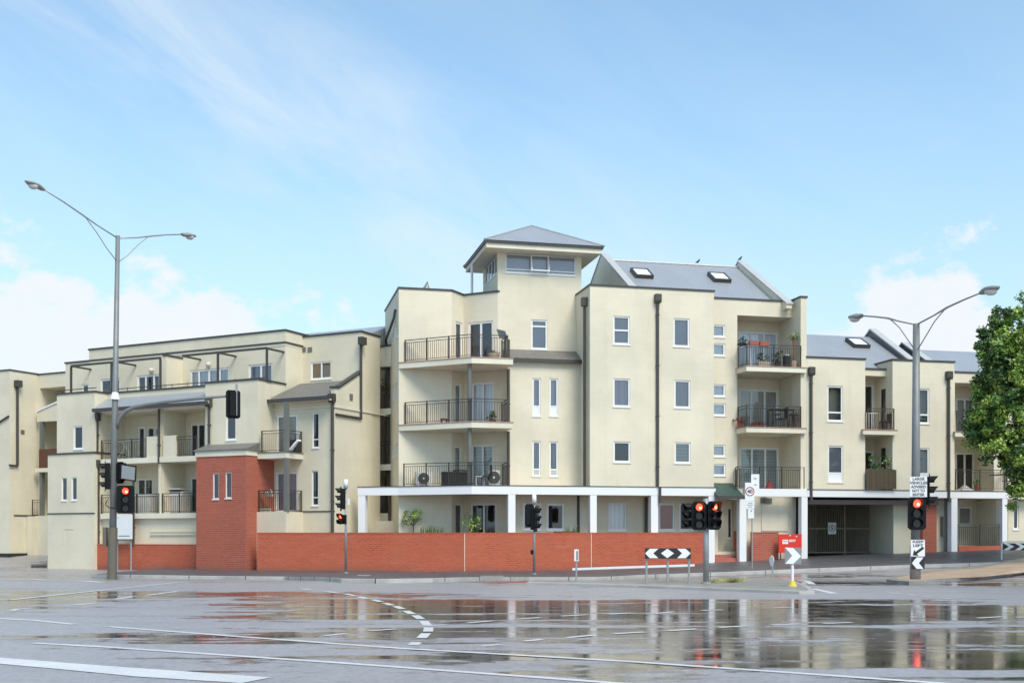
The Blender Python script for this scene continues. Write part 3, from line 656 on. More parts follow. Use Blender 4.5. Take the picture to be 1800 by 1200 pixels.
# hipped tower roof
be = bU_-.95; e0, e1 = C.aP(852.5, be), C.aP(1061, be); bf = 6.95
MB().box(C, e0+.08, e1-.08, be+.08, bf-.08, ZS, ZS+.22).build('eave_fascia', 'trim', cb)
MB().box(C, e0, e1, be, bf, ZS+.221, ZS+.33).build('eave_gutter', 'cap', cb)
ap = C.V(C.aP(934, (be+bf)/2), (be+bf)/2, 17.2); zr = ZS+.335; cc = [C.V(e0-.03, be-.03, zr), C.V(e1+.03, be-.03, zr), C.V(e1+.03, bf+.03, zr), C.V(e0-.03, bf+.03, zr)]
hip = MB(); [hip.quad(cc[i], cc[(i+1) % 4], ap) for i in range(4)]; hp = hip.build('hip_roof', 'roof', cb)
rc = MB(); [rc.rod(c, ap, .055, n=6) for c in cc]; rc.build('ridge_capping', 'galv', hp)
a_ = C.aP(844, bT1-.4); MB().rod(C.V(aU-.75, 5.1, 13.0), C.V(aU-.75, 5.1, ZS), .07, n=8).build('eave_post', 'frame', cb)
MB().prof(C, [(3.95, ZT-.3), (3.95, ZT+.02), (6.2, ZT+.5), (6.2, ZT-.3)], C.inv(pQ)[0]-.3, aU-.01).build('bay_roof', 'roof', cb)
MB().plate(C, [(C.aP(738, 6.5), ZT-.2), (C.aP(763, 6.5), ZT-.2), (C.aP(751, 6.5), C.z(496, -3, 6.5))], 6.5, 6.75).build('small_gable', 'cream', cb)
g0, g1, gm = C.aP(736, 6.5), C.aP(764, 6.5), C.aP(751, 6.5); gzp = C.z(495, -3, 6.5)
MB().quad(C.V(g0, 6.45, ZT-.1), C.V(gm, 6.45, gzp+.02), C.V(gm, 9.5, gzp+.02), C.V(g0, 9.5, ZT-.1)).quad(C.V(gm, 6.45, gzp+.02), C.V(g1, 6.45, ZT-.1), C.V(g1, 9.5, ZT-.1), C.V(gm, 9.5, gzp+.02)).build('gable_roof', 'roof', cb)
# block B
mass(cb, rect(C, aB0, aB1, .06, 8.2), ZB-.02, ZT, {0: [
    W(1078, 555.5, 1107, 605, blind='g', tran=(.5,)), W(1184, 559.5, 1212, 609, blind='g'), W(1078, 665, 1107.5, 714.5, blind='m'), W(1185.5, 668, 1213.5, 716.5, blind='g'),
    W(1078.5, 775.5, 1108, 812, blind='n'), W(1186, 777, 1214, 813.5, blind='v')]}, bottom=True)
mass(cb, rect(C, aB0+.02, aB1-.05, 1.75, 8.1), 0, ZB, {0: [W(1069.5, 883.5, 1101.5, 932, fw=.09, blind='w'), W(1158, 884, 1186, 932, fw=.09, blind='r'), W(1194, 884, 1225, 932, fw=.09, blind='n'), ]}, cap=False)
# block C: recessed balconies and wing wall
aW0, aW1 = C.aP(1407.5, .06), C.aP(1418, .06); bC = .95
def rec(top, bot_z, x0=1296, x1=1420, ops=(), dep=1.45, **k): return dict(r=(x0, top, x1, 0), k='recess', zb=bot_z, dep=dep, ops=ops, **k)
mass(cb, rect(C, aB1-.06, aW0+.01, bC, 8.2), 0, 13.3, {0: [
    W(1249, 570.5, 1274.5, 592, blind='f'), W(1249, 603, 1274.5, 625, blind='f'), W(1249, 675, 1275, 696.5, blind='f'), W(1249, 708.5, 1275.5, 730, blind='f'), W(1249, 781, 1275, 802, blind='f'), W(1249, 815, 1275.5, 835.5, blind='f'),
    rec(556, Z3, ops=[D_(1297, 583, 1367, 0, Z3, mull=(.34, .66), blind='w')]), rec(0, Z2, zt=Z3-.24, ops=[D_(1299, 684.5, 1368, 0, Z2, mull=(.32, .66), blind='b', drop=.9)]),
    rec(0, Z1, zt=Z2-.24, ops=[D_(1300, 786.5, 1370, 0, Z1, mull=(.32, .66), blind='v')]),
    dict(r=(1262, 0, 1299, 0), k='recess', zb=.95, zt=3.5, dep=.8, ops=[dict(r=(1279, 0, 1288, 0), zt=3.1, zb=1.6, blind='n', fw=.05)])]})
MB().box(C, aB1+.4, aB1+1.2, bC+.7, bC+.78, .95, 3.3).build('entry_door', 'trim', cb)
mass(cb, rect(C, aW0, aW1, .06, 8.3), ZB, 13.36)
fo = C.aP(1311.5, 0.0)
for zt in (Z3, Z2):
    fb = -.12; c0 = C.aP(1312, fb); s0 = C.aP(1293.5, bC); ce = C.aP(1417.5, fb)
    slab(cb, [C.P(s0, bC-.0), C.P(c0, fb), C.P(ce, fb), C.P(ce, .055), C.P(aW0-.02, .055), C.P(aW0-.02, bC+1.4), C.P(s0+.3, bC+1.4)], zt, .27)
    railing(cb, [C.P(s0+.1, bC-.06), C.P(c0+.07, fb+.09), C.P(aW0-.05, fb+.09)], zt)
railing(cb, [C.P(C.aP(1295, .7), .85), C.P(C.aP(1296, .08), .08), C.P(C.aP(1413, .08), .08)], Z1+.02)
# main gable roof with raked parapets
br_ = 6.2; zr_ = 16.2; r0, r1 = C.aP(1060, br_), C.aP(1300, br_)
MB().prof(C, [(1.0, 13.0), (br_, zr_), (11.4, 13.0)], r0+.1, r1).build('gable_roof', 'roof', cb)
MB().rod(C.V(r0+.2, br_, zr_+.02), C.V(r1, br_, zr_+.02), .06, n=6).build('ridge_capping', 'galv', cb)
for a_ in (r0, r1):
    MB().prof(C, [(.5, 12.9), (.5, 13.1), (br_, zr_+.28), (11.9, 13.1), (11.9, 12.9)], a_-.08, a_+.22).build('raked_parapet', 'cream', cb)
    MB().prof(C, [(.45, 13.105), (.45, 13.18), (br_, zr_+.37), (11.95, 13.18), (11.95, 13.105), (br_, zr_+.285)], a_-.12, a_+.27).build('rake_cap', 'rake', cb)
def skylight(root, a, b, z0r, slope, wd=.95, dp=1.1):
    u = Vector((0, math.cos(slope), math.sin(slope))); n_ = Vector((0, -math.sin(slope), math.cos(slope)))
    def pt(x, t, h): v = u*t+n_*h; return C.V(a+x, b+v.y, z0r+v.z)
    def bx(x0, x1, t0, t1, h0, h1):
        return ([pt(x, t, h) for h in (h0, h1) for x, t in ((x0, t0), (x1, t0), (x1, t1), (x0, t1))], [(3, 2, 1, 0), (4, 5, 6, 7), (0, 1, 5, 4), (1, 2, 6, 5), (2, 3, 7, 6), (3, 0, 4, 7)])
    mb = MB()
    for q in ((-wd/2, -wd/2+.09, 0, dp), (wd/2-.09, wd/2, 0, dp), (-wd/2+.09, wd/2-.09, 0, .09), (-wd/2+.09, wd/2-.09, dp-.09, dp)): mb.add(*bx(*q, 0, .2))
    o = mb.build('skylight', 'cap', root); m2 = MB(); m2.add(*bx(-wd/2+.09, wd/2-.09, .09, dp-.09, .05, .17)); m2.build('pane', BL['f'], o)
sl = math.atan2(zr_-13.0, br_-1.0)
for px, py in ((1133, 484), (1270, 491)):
    b_ = 4.2
    for _ in range(20):
        a_ = C.aP(px, b_); zz = 13.0+(b_-1)*math.tan(sl); e_ = C.z(py+6, a_, b_)-zz; b_ += e_*1.1
    skylight(cb, C.aP(px, b_), b_, zz, sl)
a_ = C.aP(1174, 1.9); MB().box(C, a_-.28, a_+.28, 1.7, 2.0, 13.5, 13.72).build('roof_vent', 'frame', cb)
# street beam and columns
def DP(px, D): return (kk(px)*D, D)
LB_ = Fr(C.P(0, 0), L.d); E0, E1, E2 = DP(629, 53.9), DP(700, 53.5), DP(829, 52.15)
FE = Fr(E0, (E1[0]-E0[0], E1[1]-E0[1])); FE2 = Fr(E1, (E2[0]-E1[0], E2[1]-E1[1])); FE3 = Fr(E2, (C.o[0]-E2[0], C.o[1]-E2[1]))
beam = [E0, E1, E2, C.P(0, 0), C.P(C.aP(1258, 0), 0), C.P(C.aP(1258, 0), .34), C.P(.03, .34), FE3.P(.05, .34), FE2.P(.0, .34), FE.P(0, .34)]
MB().prism(beam, ZB, Z1+.02).build('street_beam', 'white', cb)
MB().prism(offs(beam, .03), Z1+.021, Z1+.05).build('beam_flashing', 'cap', cb)
b2p = [C.P(C.aP(1311, 0), 0), C.P(C.aP(1419.5, 0), 0), C.P(C.aP(1419.5, 0), .34), C.P(C.aP(1311, 0), .34)]
MB().prism(b2p, ZB, Z1+.0).build('street_beam', 'white', cb)
def column(root, px0, px1, F=C, z1=ZB, b=0.012, dp=.34):
    a0, a1 = F.aP(px0, b), F.aP(px1, b); g = gz(*F.P(a0, b)); return MB().box(F, a0, a1, b, b+dp, g-.05, z1-.002).build('column', 'white', root)
column(cb, 629.5, 642, FE)
for p0, p1 in ((893.5, 906), (1037.5, 1049), (1144.5, 1157), (1245.5, 1256.5), (1300, 1312), (1409, 1419.5)): column(cb, p0, p1)
# first floor slab edge behind the beam (terrace on the beam) and balconies above
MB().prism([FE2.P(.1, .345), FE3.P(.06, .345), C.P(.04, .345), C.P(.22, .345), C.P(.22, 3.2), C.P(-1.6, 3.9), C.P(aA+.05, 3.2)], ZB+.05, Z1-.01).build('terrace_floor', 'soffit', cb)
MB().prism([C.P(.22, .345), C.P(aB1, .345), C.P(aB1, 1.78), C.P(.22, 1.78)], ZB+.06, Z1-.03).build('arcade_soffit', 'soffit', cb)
fb = .2; cs = C.aP(829, fb)
for zt in (Z3, Z2):
    p0_ = pA; slab(cb, [C.P(aA+.0, bA-.02), C.P(cs, fb), C.P(C.aP(902, fb), fb), C.P(C.aP(902, fb), bl-.01), C.P(aT0+.02, bl-.01), C.P(aT0+.02, 2.1), C.P(aU-.05, 2.44), C.P(-1.6, 3.6), C.P(-2.35, 2.66)], zt, .30)
    s_ = Fr(C.P(cs, fb), L.d); railing(cb, [s_.P(s_.aP(710), .12), C.P(cs, fb+.1), C.P(C.aP(893, fb), fb+.1), C.P(C.aP(893, fb), bl-.05)], zt)
railing(cb, [FE2.P(FE2.aP(710, .15), .15), FE3.P(0.02, .15), C.P(-.12, .15), C.P(-.12, 1.5)], Z1+.06)
for z0, z1 in ((Z1+.05, Z2-.3), (Z2, Z3-.3)):
    MB().rod(C.V(C.aP(825.5, .5), .5, z0), C.V(C.aP(825.5, .5), .5, z1), .10, n=12).build('steel_post', 'post', cb)
# downpipes
for z0, z1 in ((Z1+.1, Z2-.32), (Z2+.05, Z3-.32), (Z3+.02, 11.0)): pipe(cb, C, C.aP(893.5, bl)-.02, bl-.02, z0, z1, False, .075)
LQ = Fr(C.P(aB0, .06), C.i); LQ2 = Fr(C.P(aB0, .9), (-C.i[0], -C.i[1]))
LS = Fr(C.P(aB0-.01, .2), C.d); MB().rod(C.V(aB0-.12, .55, Z1+.05), C.V(aB0-.12, .55, 12.55), .07, n=8).build('downpipe', 'pipe', cb)
MB().box(C, aB0-.26, aB0-.002, .4, .7, 12.55, 12.95).build('rain_head', 'pipe', cb)
MB().rod(C.V(aB0-.12, 1.6, .3), C.V(aB0-.12, 1.6, ZB), .07, n=8).build('downpipe', 'pipe', cb)
pipe(cb, C, C.aP(1155, .06), .06, Z1+.06, 12.75, True, .07)
pipe(cb, C, C.aP(1155, 0)+.12, 0.0, ZB-.35, Z1+.02, False, .06)
MB().rod(C.V(C.aP(1135, 1.7), 1.62, .3), C.V(C.aP(1135, 1.7), 1.62, ZB), .08, n=8).build('downpipe', 'pipe', cb)
pl_ = Fr(pA, C.d); MB().path([C.V(aA-.06, bA+.9, 12.6), C.V(aA-.12, bA+.9, 12.2), C.V(aA-.25, 5.9, 11.5), C.V(aA-.12, 6.3, 11.0), C.V(aA-.1, 6.3, 4.2), C.V(aA-.1, 5.6, 3.9), C.V(aA-.1, 5.6, .2)], .07, 6).build('downpipe', 'pipe', cb)
# entry porch
pc0, pc1 = C.aP(1257, -.15), C.aP(1318, -.4)
MB().prof(C, [(-.45, 3.50), (-.45, 3.62), (bC-.005, 4.3), (bC-.005, 4.2), (0.0, 3.62)], pc0+.02, pc1-.3).build('porch_awning', 'green', cb)
MB().box(C, pc0+.02, pc1-.28, -.53, -.452, 3.47, 3.61).build('porch_gutter', 'cap', cb)
gp = gz(*C.P(C.aP(1280, 0), 0))
st = MB()
for k, (b0, h) in enumerate(((-.05, .16), (.3, .31), (.65, .46), (1.0, .60))): st.box(C, C.aP(1257, 0), C.aP(1300, 0), b0, 2.2, gp-.1 if k == 0 else gp+.16+.15*(k-1)+.001, gp+h+.01)
st.build('entry_steps', 'tile', cb)
MB().box(C, C.aP(1292, 1.0), C.aP(1299, 1.0), .35, 1.2, .3, 1.95).build('porch_brick_wall', 'brick', cb)
ga = C.aP(1323, .3); MB().box(C, C.aP(1313, .3), aW0+.2, .95-.004, 1.2, .3, ZB).build('meter_wall', 'trim', cb)
for x0, x1 in ((1339, 1385),): MB().box(C, C.aP(x0, .9), C.aP(x1, .9), .90, .943, 1.95, 3.25).build('meter_cupboard', 'trim', cb)
MB().box(C, C.aP(1339, .8), C.aP(1358, .8), .86, .942, 3.32, 3.58).build('louvre_vent', 'post', cb)
MB().rod(C.V(aW1-.35, -.02, Z1+.05), C.V(aW1-.35, -.02, Z1+.8), .02, n=6)
# ================================================================== EAST WING
ew = thing('apartment_building', 'cream three storey apartment wing over the dark garage opening, half behind the tree', 'building', (*C.P(22, 4), .6))
ZE = 10.43; a20, a21, a22, a23, a24 = C.aP(1421, .06), C.aP(1520.7, .06), C.aP(1569, .06), C.aP(1677.5, .06), C.aP(1766, .65)
aEE = C.aP(1900, .65)
def two(px0, y0, px1, y1, **k): return W(px0, y0, px1, y1, tran=(.25,), **k)
mass(ew, rect(C, aW1-.05, aEE, .65, 8), ZB-.01, 10.05, {0: [
    dict(r=(1521, 0, 1569, 0), k='recess', zb=Z2, zt=9.75, dep=1.1, ops=[D_(1518, 676, 1536, 0, Z2, blind=None)]),
    dict(r=(1521, 0, 1569, 0), k='recess', zb=Z1, zt=Z2-.24, dep=1.1, ops=[D_(1518, 792, 1536, 0, Z1, blind=None)]),
    dict(r=(1678.5, 0, 1747, 0), k='recess', zb=Z2, zt=9.55, dep=1.6, ops=[D_(1681, 700, 1712, 0, Z2, mull=(.5,), blind='b')]),
    dict(r=(1678.5, 0, 1747, 0), k='recess', zb=Z1, zt=Z2-.24, dep=1.6, ops=[D_(1680, 795, 1714, 0, Z1, mull=(.5,), blind=None, fw=.08)]),
    W(1780, 790, 1800, 832, blind='n'), W(1780, 690, 1800, 735, blind='n')]}, bottom=True)
mass(ew, rect(C, aW1+.01, a21, .06, 2.2), ZB, ZE, {0: [two(1454.5, 678, 1481.5, 740, blind='n', drop=.0), W(1455.5, 783, 1482, 847, tran=(.25,), blind='g', low='f')]}, bottom=True)
fE = Fr(C.P(a22, 0), (C.i[0], C.i[1]))
mass(ew, rect(C, a22, a23, .06, 2.2), ZB+.003, ZE+.03, {0: [two(1609, 682.5, 1633.5, 744, blind=None), W(1610, 787, 1633.5, 847, tran=(.25,), blind='g', low='f')]}, bottom=True)
for z in (Z2, Z1):
    MB().quad(C.V(a22-.006, 1.05, z+.05), C.V(a22-.006, .75, z+.05), C.V(a22-.006, .75, z+2.1), C.V(a22-.006, 1.05, z+2.1)).build('balcony_door', 'glass', ew)
    MB().quad(C.V(a22-.003, 1.1, z+.02), C.V(a22-.003, .70, z+.02), C.V(a22-.003, .70, z+2.15), C.V(a22-.003, 1.1, z+2.15)).build('door_panel', 'dark', ew)
slab(ew, [C.P(C.aP(1517, -.05), .055), C.P(C.aP(1517.5, -.2), -.2), C.P(C.aP(1577, -.2), -.2), C.P(C.aP(1577, -.2), .055), C.P(a22-.02, .055), C.P(a22-.02, 1.7), C.P(a21+.02, 1.7), C.P(a21+.02, .055)], Z2, .26)
railing(ew, [C.P(a21+.05, -.1), C.P(C.aP(1571, -.1), -.1)], Z2)
slab(ew, [C.P(a23+.02, .3), C.P(C.aP(1679, -.1), -.1), C.P(C.aP(1755, -.1), -.1), C.P(C.aP(1755, -.1), .6), C.P(C.aP(1746, .7), 2.2), C.P(a23+.02, 2.2)], Z2, .26)
railing(ew, [C.P(a23+.1, .0), C.P(C.aP(1752, 0), 0)], Z2); railing(ew, [C.P(a23+.1, .1), C.P(C.aP(1765, .1), .1), C.P(C.aP(1770, .65), .65)], Z1+.03)
b3 = [C.P(C.aP(1419.7, 0), .0), C.P(C.aP(1772, 0), 0), C.P(C.aP(1772, 0), .35), C.P(C.aP(1419.7, 0), .35)]
MB().prism(b3, ZB-.005, Z1-.03).build('street_beam', 'white', ew); MB().prism(offs(b3, .03), Z1-.029, Z1+.002).build('beam_flashing', 'cap', ew)
column(ew, 1672.5, 1683, C, ZB-.006); column(ew, 1762, 1771, C, ZB-.006)
# garage undercroft
gf = C.aP(1422, .4); ge = C.aP(1581, .4); fl = .56
mbg = MB(); mbg.quad(C.V(gf-.1, .3, ZB-.12), C.V(gf-.1, 9, ZB-.12), C.V(ge+.2, 9, ZB-.12), C.V(ge+.2, .3, ZB-.12)); mbg.build('garage_ceiling', 'ibeam', ew)
MB().box(C, gf-.05, ge+2.2, .36, .6, ZB-.35, ZB-.13).build('garage_lintel', 'ibeam', ew)
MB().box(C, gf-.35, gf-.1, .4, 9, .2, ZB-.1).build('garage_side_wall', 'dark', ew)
MB().box(C, ge, ge+1.2, .95, 9, .3, ZB-.1).build('garage_side_wall', 'cream2', ew)
MB().box(C, gf-.3, ge+.3, 9.0, 9.2, .3, ZB).build('garage_back_wall', 'cream2', ew)
gt = MB(); gb = 3.2; a = gf
while a < ge+.1: gt.box(C, a-.014, a+.014, gb-.014, gb+.014, fl+.28, ZB-.3); a += .125
g_ = gt.build('gate_bars', 'gate', ew)
for z in (fl+.25, fl+1.5, ZB-.32): MB().box(C, gf-.1, ge, gb-.04, gb+.04, z, z+.07).build('gate_rail', 'gate', g_)
for x in (1484, 1545): a = C.aP(x, gb); MB().box(C, a-.05, a+.05, gb-.06, gb+.06, fl-.1, ZB-.2).build('gate_post', 'gate', g_)
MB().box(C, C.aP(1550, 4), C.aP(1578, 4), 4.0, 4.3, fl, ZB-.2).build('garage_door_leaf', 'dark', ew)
MB().box(C, C.aP(1620, .6), C.aP(1644.5, .6), .5, .95, .5, ZB-.1).build('brick_pier', 'brick2', ew)
MB().box(C, C.aP(1644.6, .6), C.aP(1665, .6), .7, 2.4, .5, ZB-.1).box(C, C.aP(1581, .96), C.aP(1620, .96), .97, 1.3, .5, ZB-.1).build('ground_wall', 'cream', ew)
MB().rod(C.V(C.aP(1663, .5), .5, .6), C.V(C.aP(1663, .5), .5, ZB), .09, n=8).build('downpipe', 'post', ew)
MB().box(C, C.aP(1655, .6), C.aP(1661, .6), .45, .695, 1.7, 2.7).build('meter_box', 'post', ew)
pm_ = MB(); wallseg(pm_, ew, C.P(C.aP(1665, 2.2), 2.2), C.P(C.aP(1768, 2.2), 2.2), .5, ZB, [W(1685, 890, 1709, 922, fw=.09, blind=None), W(1720.5, 890, 1744, 922, fw=.09, blind=None)]); pm_.build('porch_wall', 'cream2', ew)
MB().box(C, C.aP(1683, .2), C.aP(1762, .2), .1, .35, .5, 1.2).build('porch_brick_base', 'brick', ew)
railing(ew, [C.P(C.aP(1683, .2), .2), C.P(C.aP(1762, .2), .2)], 1.2, 1.1)
MB().box(C, C.aP(1749, .6), C.aP(1762, .6), .5, 2.2, .5, ZB-.1).build('pier', 'cream', ew)
mass(ew, rect(C, C.aP(1772, 1.2), aEE, 1.2, 8), .5, ZB, {0: [W(1781, 870, 1791, 930, blind='n')]}, cap=False)
# roofs of the east wing
bR = 5.5; a30, a31 = aW1+.02, C.aP(1530, bR)
MB().prof(C, [(.9, 10.05), (bR, 12.62), (10, 10.05)], a30, a31).build('gable_roof', 'roof', ew)
MB().prof(C, [(.8, 9.9), (.8, 10.2), (bR, 13.0), (10.2, 10.2), (10.2, 9.9)], a31, a31+.3).build('raked_parapet', 'roofd', ew)
MB().prof(C, [(.75, 10.205), (.75, 10.28), (bR, 13.09), (10.25, 10.28), (10.25, 10.205), (bR, 13.005)], a31-.05, a31+.36).build('rake_cap', 'rake', ew)
a32 = C.aP(1586, 4.0)
MB().prof(C, [(.8, 9.9), (.8, 10.2), (4.0, 12.05), (7.0, 10.2), (7, 9.9)], a32, a32+.3).build('raked_parapet', 'roofd', ew)
MB().prof(C, [(.75, 10.205), (.75, 10.28), (4.0, 12.14), (7.05, 10.28), (7.05, 10.205), (4, 12.055)], a32-.05, a32+.36).build('rake_cap', 'rake', ew)
MB().prof(C, [(.9, 10.05), (4.5, 11.85), (8.2, 10.05)], a32+.31, aEE).build('gable_roof', 'roof', ew)
MB().prof(C, [(2.2, 9.9), (bR, 11.7), (10, 9.9)], a31+.31, a32-.01).build('valley_roof', 'roofd', ew)
sl2 = math.atan2(2.57, 4.6); b_ = 3.5
for _ in range(20): a_ = C.aP(1515, b_); zz = 10.05+(b_-.9)*math.tan(sl2); b_ += (C.z(612, a_, b_)-zz)*1.1
skylight(ew, C.aP(1515, b_), b_, zz, sl2); 
pipe(ew, C, C.aP(1424.5, .06), .06, ZB-.2, C.z(660, C.aP(1424, .06), .06), True, .07)
pipe(ew, C, C.aP(1666, .06), .06, ZB-.2, C.z(667, C.aP(1666, .06), .06), True, .07)
# ================================================================== WEST WING
ww = thing('apartment_building', 'long cream apartment wing with stacked balconies, terraces and a red brick stair tower', 'building', (*L.P(-4, 5), 0))
Y1, Y2, YT, YU = 2.84, 5.62, 9.05, 11.72
fK = .6; kA, kB = L.aP(84, fK), L.aP(166, fK)
mass(ww, rect(L, kA, kB, fK, 5), -.1, 5.93, {0: [W(108, 839, 117.5, 879, blind='n', fw=.05), W(125.5, 838.5, 135, 878.5, blind='n', fw=.05)]}, mat='cream2')
MB().box(L, kA-.03, kB+.03, fK-.03, fK-.003, Y1, Y1+.06).build('string_course', 'cap', ww)
MB().box(L, L.aP(113, fK), L.aP(130, fK), fK-.02, fK-.003, 2.05, 2.09).box(L, L.aP(113, fK), L.aP(113, fK)+.03, fK-.02, fK-.003, 1.2, 2.049).build('blocked_hatch', 'cream2', ww)
k1 = L.aP(100, fK+.04)
mass(ww, rect(L, k1, kB-.03, fK+.04, 3.2), 5.9, YT, {0: [W(129, 748, 145.5, 789, blind='n', drop=0)]}, mat='cream2')
bM = 1.05; dM = 1.6; bL2 = L.aP(361, .83); m0 = L.aP(166, bM)
def lrec(x0, x1, zb, zt, ops): return dict(r=(x0, 0, x1, 0), k='recess', zb=zb, zt=zt, dep=dM, ops=ops)
mass(ww, rect(L, m0-.2, -.03, bM, 9), 0, 8.2, {0: [
    lrec(178, 281, Y2, 7.95, [D_(242, 750, 254.5, 0, Y2, blind=None), W(258, 750.5, 271, 776, blind='n'), W(272, 750.5, 280, 776, blind='g')]), lrec(287, 362, Y2, 7.95, [D_(334, 744, 361, 0, Y2, mull=(.5,), blind=None)]),
    lrec(178, 281, Y1, 5.36, [W(241, 841, 268, 871, mull=(.5,), blind='n', drop=.55), W(196, 845, 220, 902, blind='n')]), lrec(287, 346, Y1, 5.36, [D_(334, 838, 352, 0, Y1, blind='n')])]}, mat='cream2', cap=False)
MB().box(L, m0+.1, -3.05, bM-.06, bM-.004, 2.5, 2.56).box(L, L.aP(265, bM), -3.05, bM-.05, bM-.004, 1.9, 1.95).box(L, L.aP(265, bM), -3.05, bM-.07, bM-.004, 1.75, 1.8).build('moulding', 'cream2', ww)
# lean-to roof over the upper balconies, terrace parapet above
g0_, g1_ = L.aP(174, .65), L.aP(362, .7)
MB().prof(L, [(.55, 8.08), (.55, 8.2), (1.5, 8.82), (1.5, 8.08)], kB+.0, g1_+.3).build('lean_to_roof', 'roof', ww)
MB().box(L, kB-.02, g1_+.25, .44, .548, 8.02, 8.19).build('gutter', 'cap', ww)
MB().box(L, kB-.0, g1_, .56, bM, 8.03, 8.078).build('eave_soffit', 'frame', ww)
mass(ww, rect(L, kB-.1, .02, 1.5, 1.75), 8.0, YT, mat='cream2')
MB().box(L, k1+.2, .0, 1.76, 3.4, 8.2, 8.42).build('terrace_deck', 'soffit', ww)
for x in (281, 285):
    pass
dv = L.aP(284, bM)
MB().box(L, dv-.09, dv+.09, bM-.12, bM+dM, Y1, 8.0).build('party_wall', 'cream2', ww)
for z in (Y2, Y1):
    MB().box(L, L.aP(178, .9), L.aP(346, .9), bM-.2, bM-.004, z-.26, z).build('balcony_slab', 'trim', ww)
for (x0, x1) in ((258, 279), (287, 309)): MB().box(L, L.aP(x0, .9), L.aP(x1, .9), bM-.16, bM-.03, Y2+.002, Y2+1.05).build('balcony_panel', 'cream2', ww)
for x0, x1, z in ((179, 258, Y2), (309, 346, Y2), (179, 240, Y1), (241, 280, Y1), (286, 345, Y1)): railing(ww, [L.P(L.aP(x0, .95), .95), L.P(L.aP(x1, .95), .95)], z, .98)
# upper storey set back
bU = 2.92; u0, u1 = L.aP(115, bU), L.aP(157, bU)
mass(ww, rect(L, u0, .0, bU, 9.5), 8.2, 11.12, {0: [
    W(144, 675, 155.8, 700, blind='n', drop=.4), D_(176.5, 665, 211, 0, 8.45, mull=(.5,), blind='n', drop=.3), D_(241, 658.5, 281, 0, 8.45, mull=(.36, .72), blind='n', drop=.2), D_(334, 648, 402.5, 0, 8.45, mull=(.22, .48, .75), blind='w'), D_(437, 639.5, 479, 0, 8.45, mull=(.5,), blind='g')]}, mat='cream2', cap=True)
mass(ww, rect(L, u1, .01, bU-.02, 9.3), 11.0, YU, mat='cream2', bottom=True)
for px in (285, 321):
    pass
fa = L.aP(285, 1.6); mass(ww, rect(L, fa-.08, fa+.12, 1.78, 3.0), 8.4, 10.8, mat='cream2')
# awning frames on the terraces
bF = 1.62; zF = 10.75
af = MB(); f0, f1, f2 = L.aP(125, bF), L.aP(282, bF), L.aP(321, bF)
af.box(L, f0, f1, bF-.05, bF+.05, zF-.1, zF).box(L, f2, -.1, bF-.05, bF+.05, zF-.1, zF)
afo = af.build('awning_frame', 'pipe', ww)
for a in (f0, L.aP(196, bF), f1, L.aP(383, bF), -.1): MB().box(L, a-.045, a+.045, bF-.045, bF+.045, YT+.09, zF-.101).build('post', 'pipe', afo)
for a in (f0+.05, L.aP(206, bF), f2, L.aP(384, bF), -.1): MB().box(L, a-.04, a+.04, bF+.052, bU, zF-.11, zF-.02).build('cross_bar', 'pipe', afo)
mr = MB().box(L, k1, kB, fK+.1, fK+.14, YT+.22, YT+.26).box(L, kB, -.05, 1.58, 1.62, YT+.22, YT+.26)
a = k1
while a < -.1: b = fK+.12 if a < kB else 1.6; mr.rod(L.V(a, b, YT+.086), L.V(a, b, YT+.3), .015, n=4); a += 1.0
mr.build('terrace_rail', 'pipe', ww)
for px, py in ((268, 651), (368, 641)):
    a = L.aP(px, bU); z = L.z(py, a, bU); MB().ball(L.V(a, bU-.1, z), .13).box(L, a-.05, a+.05, bU-.06, bU, z-.18, z-.08).build('wall_lamp', 'acw', ww, True)
# bay over the brick tower
mass(ww, rect(L, bL2, -.0, .83, 2.9), 5.735, YT+.03, {0: [W(397, 729.5, 415, 773, blind='n', tran=(.0,)[:0])]}, mat='cream2', bottom=True)
# brick tower
tw0 = L.aP(345, 0)
bt = MB(); wallseg(bt, ww, L.P(tw0, 0), L.P(0, 0), -.1, 5.47, [W(374, 831, 384.5, 876.5, blind='n', fw=.045), W(396, 829.5, 407, 875, blind='n', fw=.045)])
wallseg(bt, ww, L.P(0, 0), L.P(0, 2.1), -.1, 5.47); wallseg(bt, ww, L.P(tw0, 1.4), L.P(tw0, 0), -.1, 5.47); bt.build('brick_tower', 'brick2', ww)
MB().prism(rect(L, tw0-.04, .04, -.04, .9), 5.472, 5.72).build('tower_cornice', 'trim', ww)
MB().prof(L, [(-.1, 5.721), (-.1, 5.78), (.85, 6.12), (.85, 5.721)], tw0-.1, .1).build('tower_roof', 'rooftile', ww)
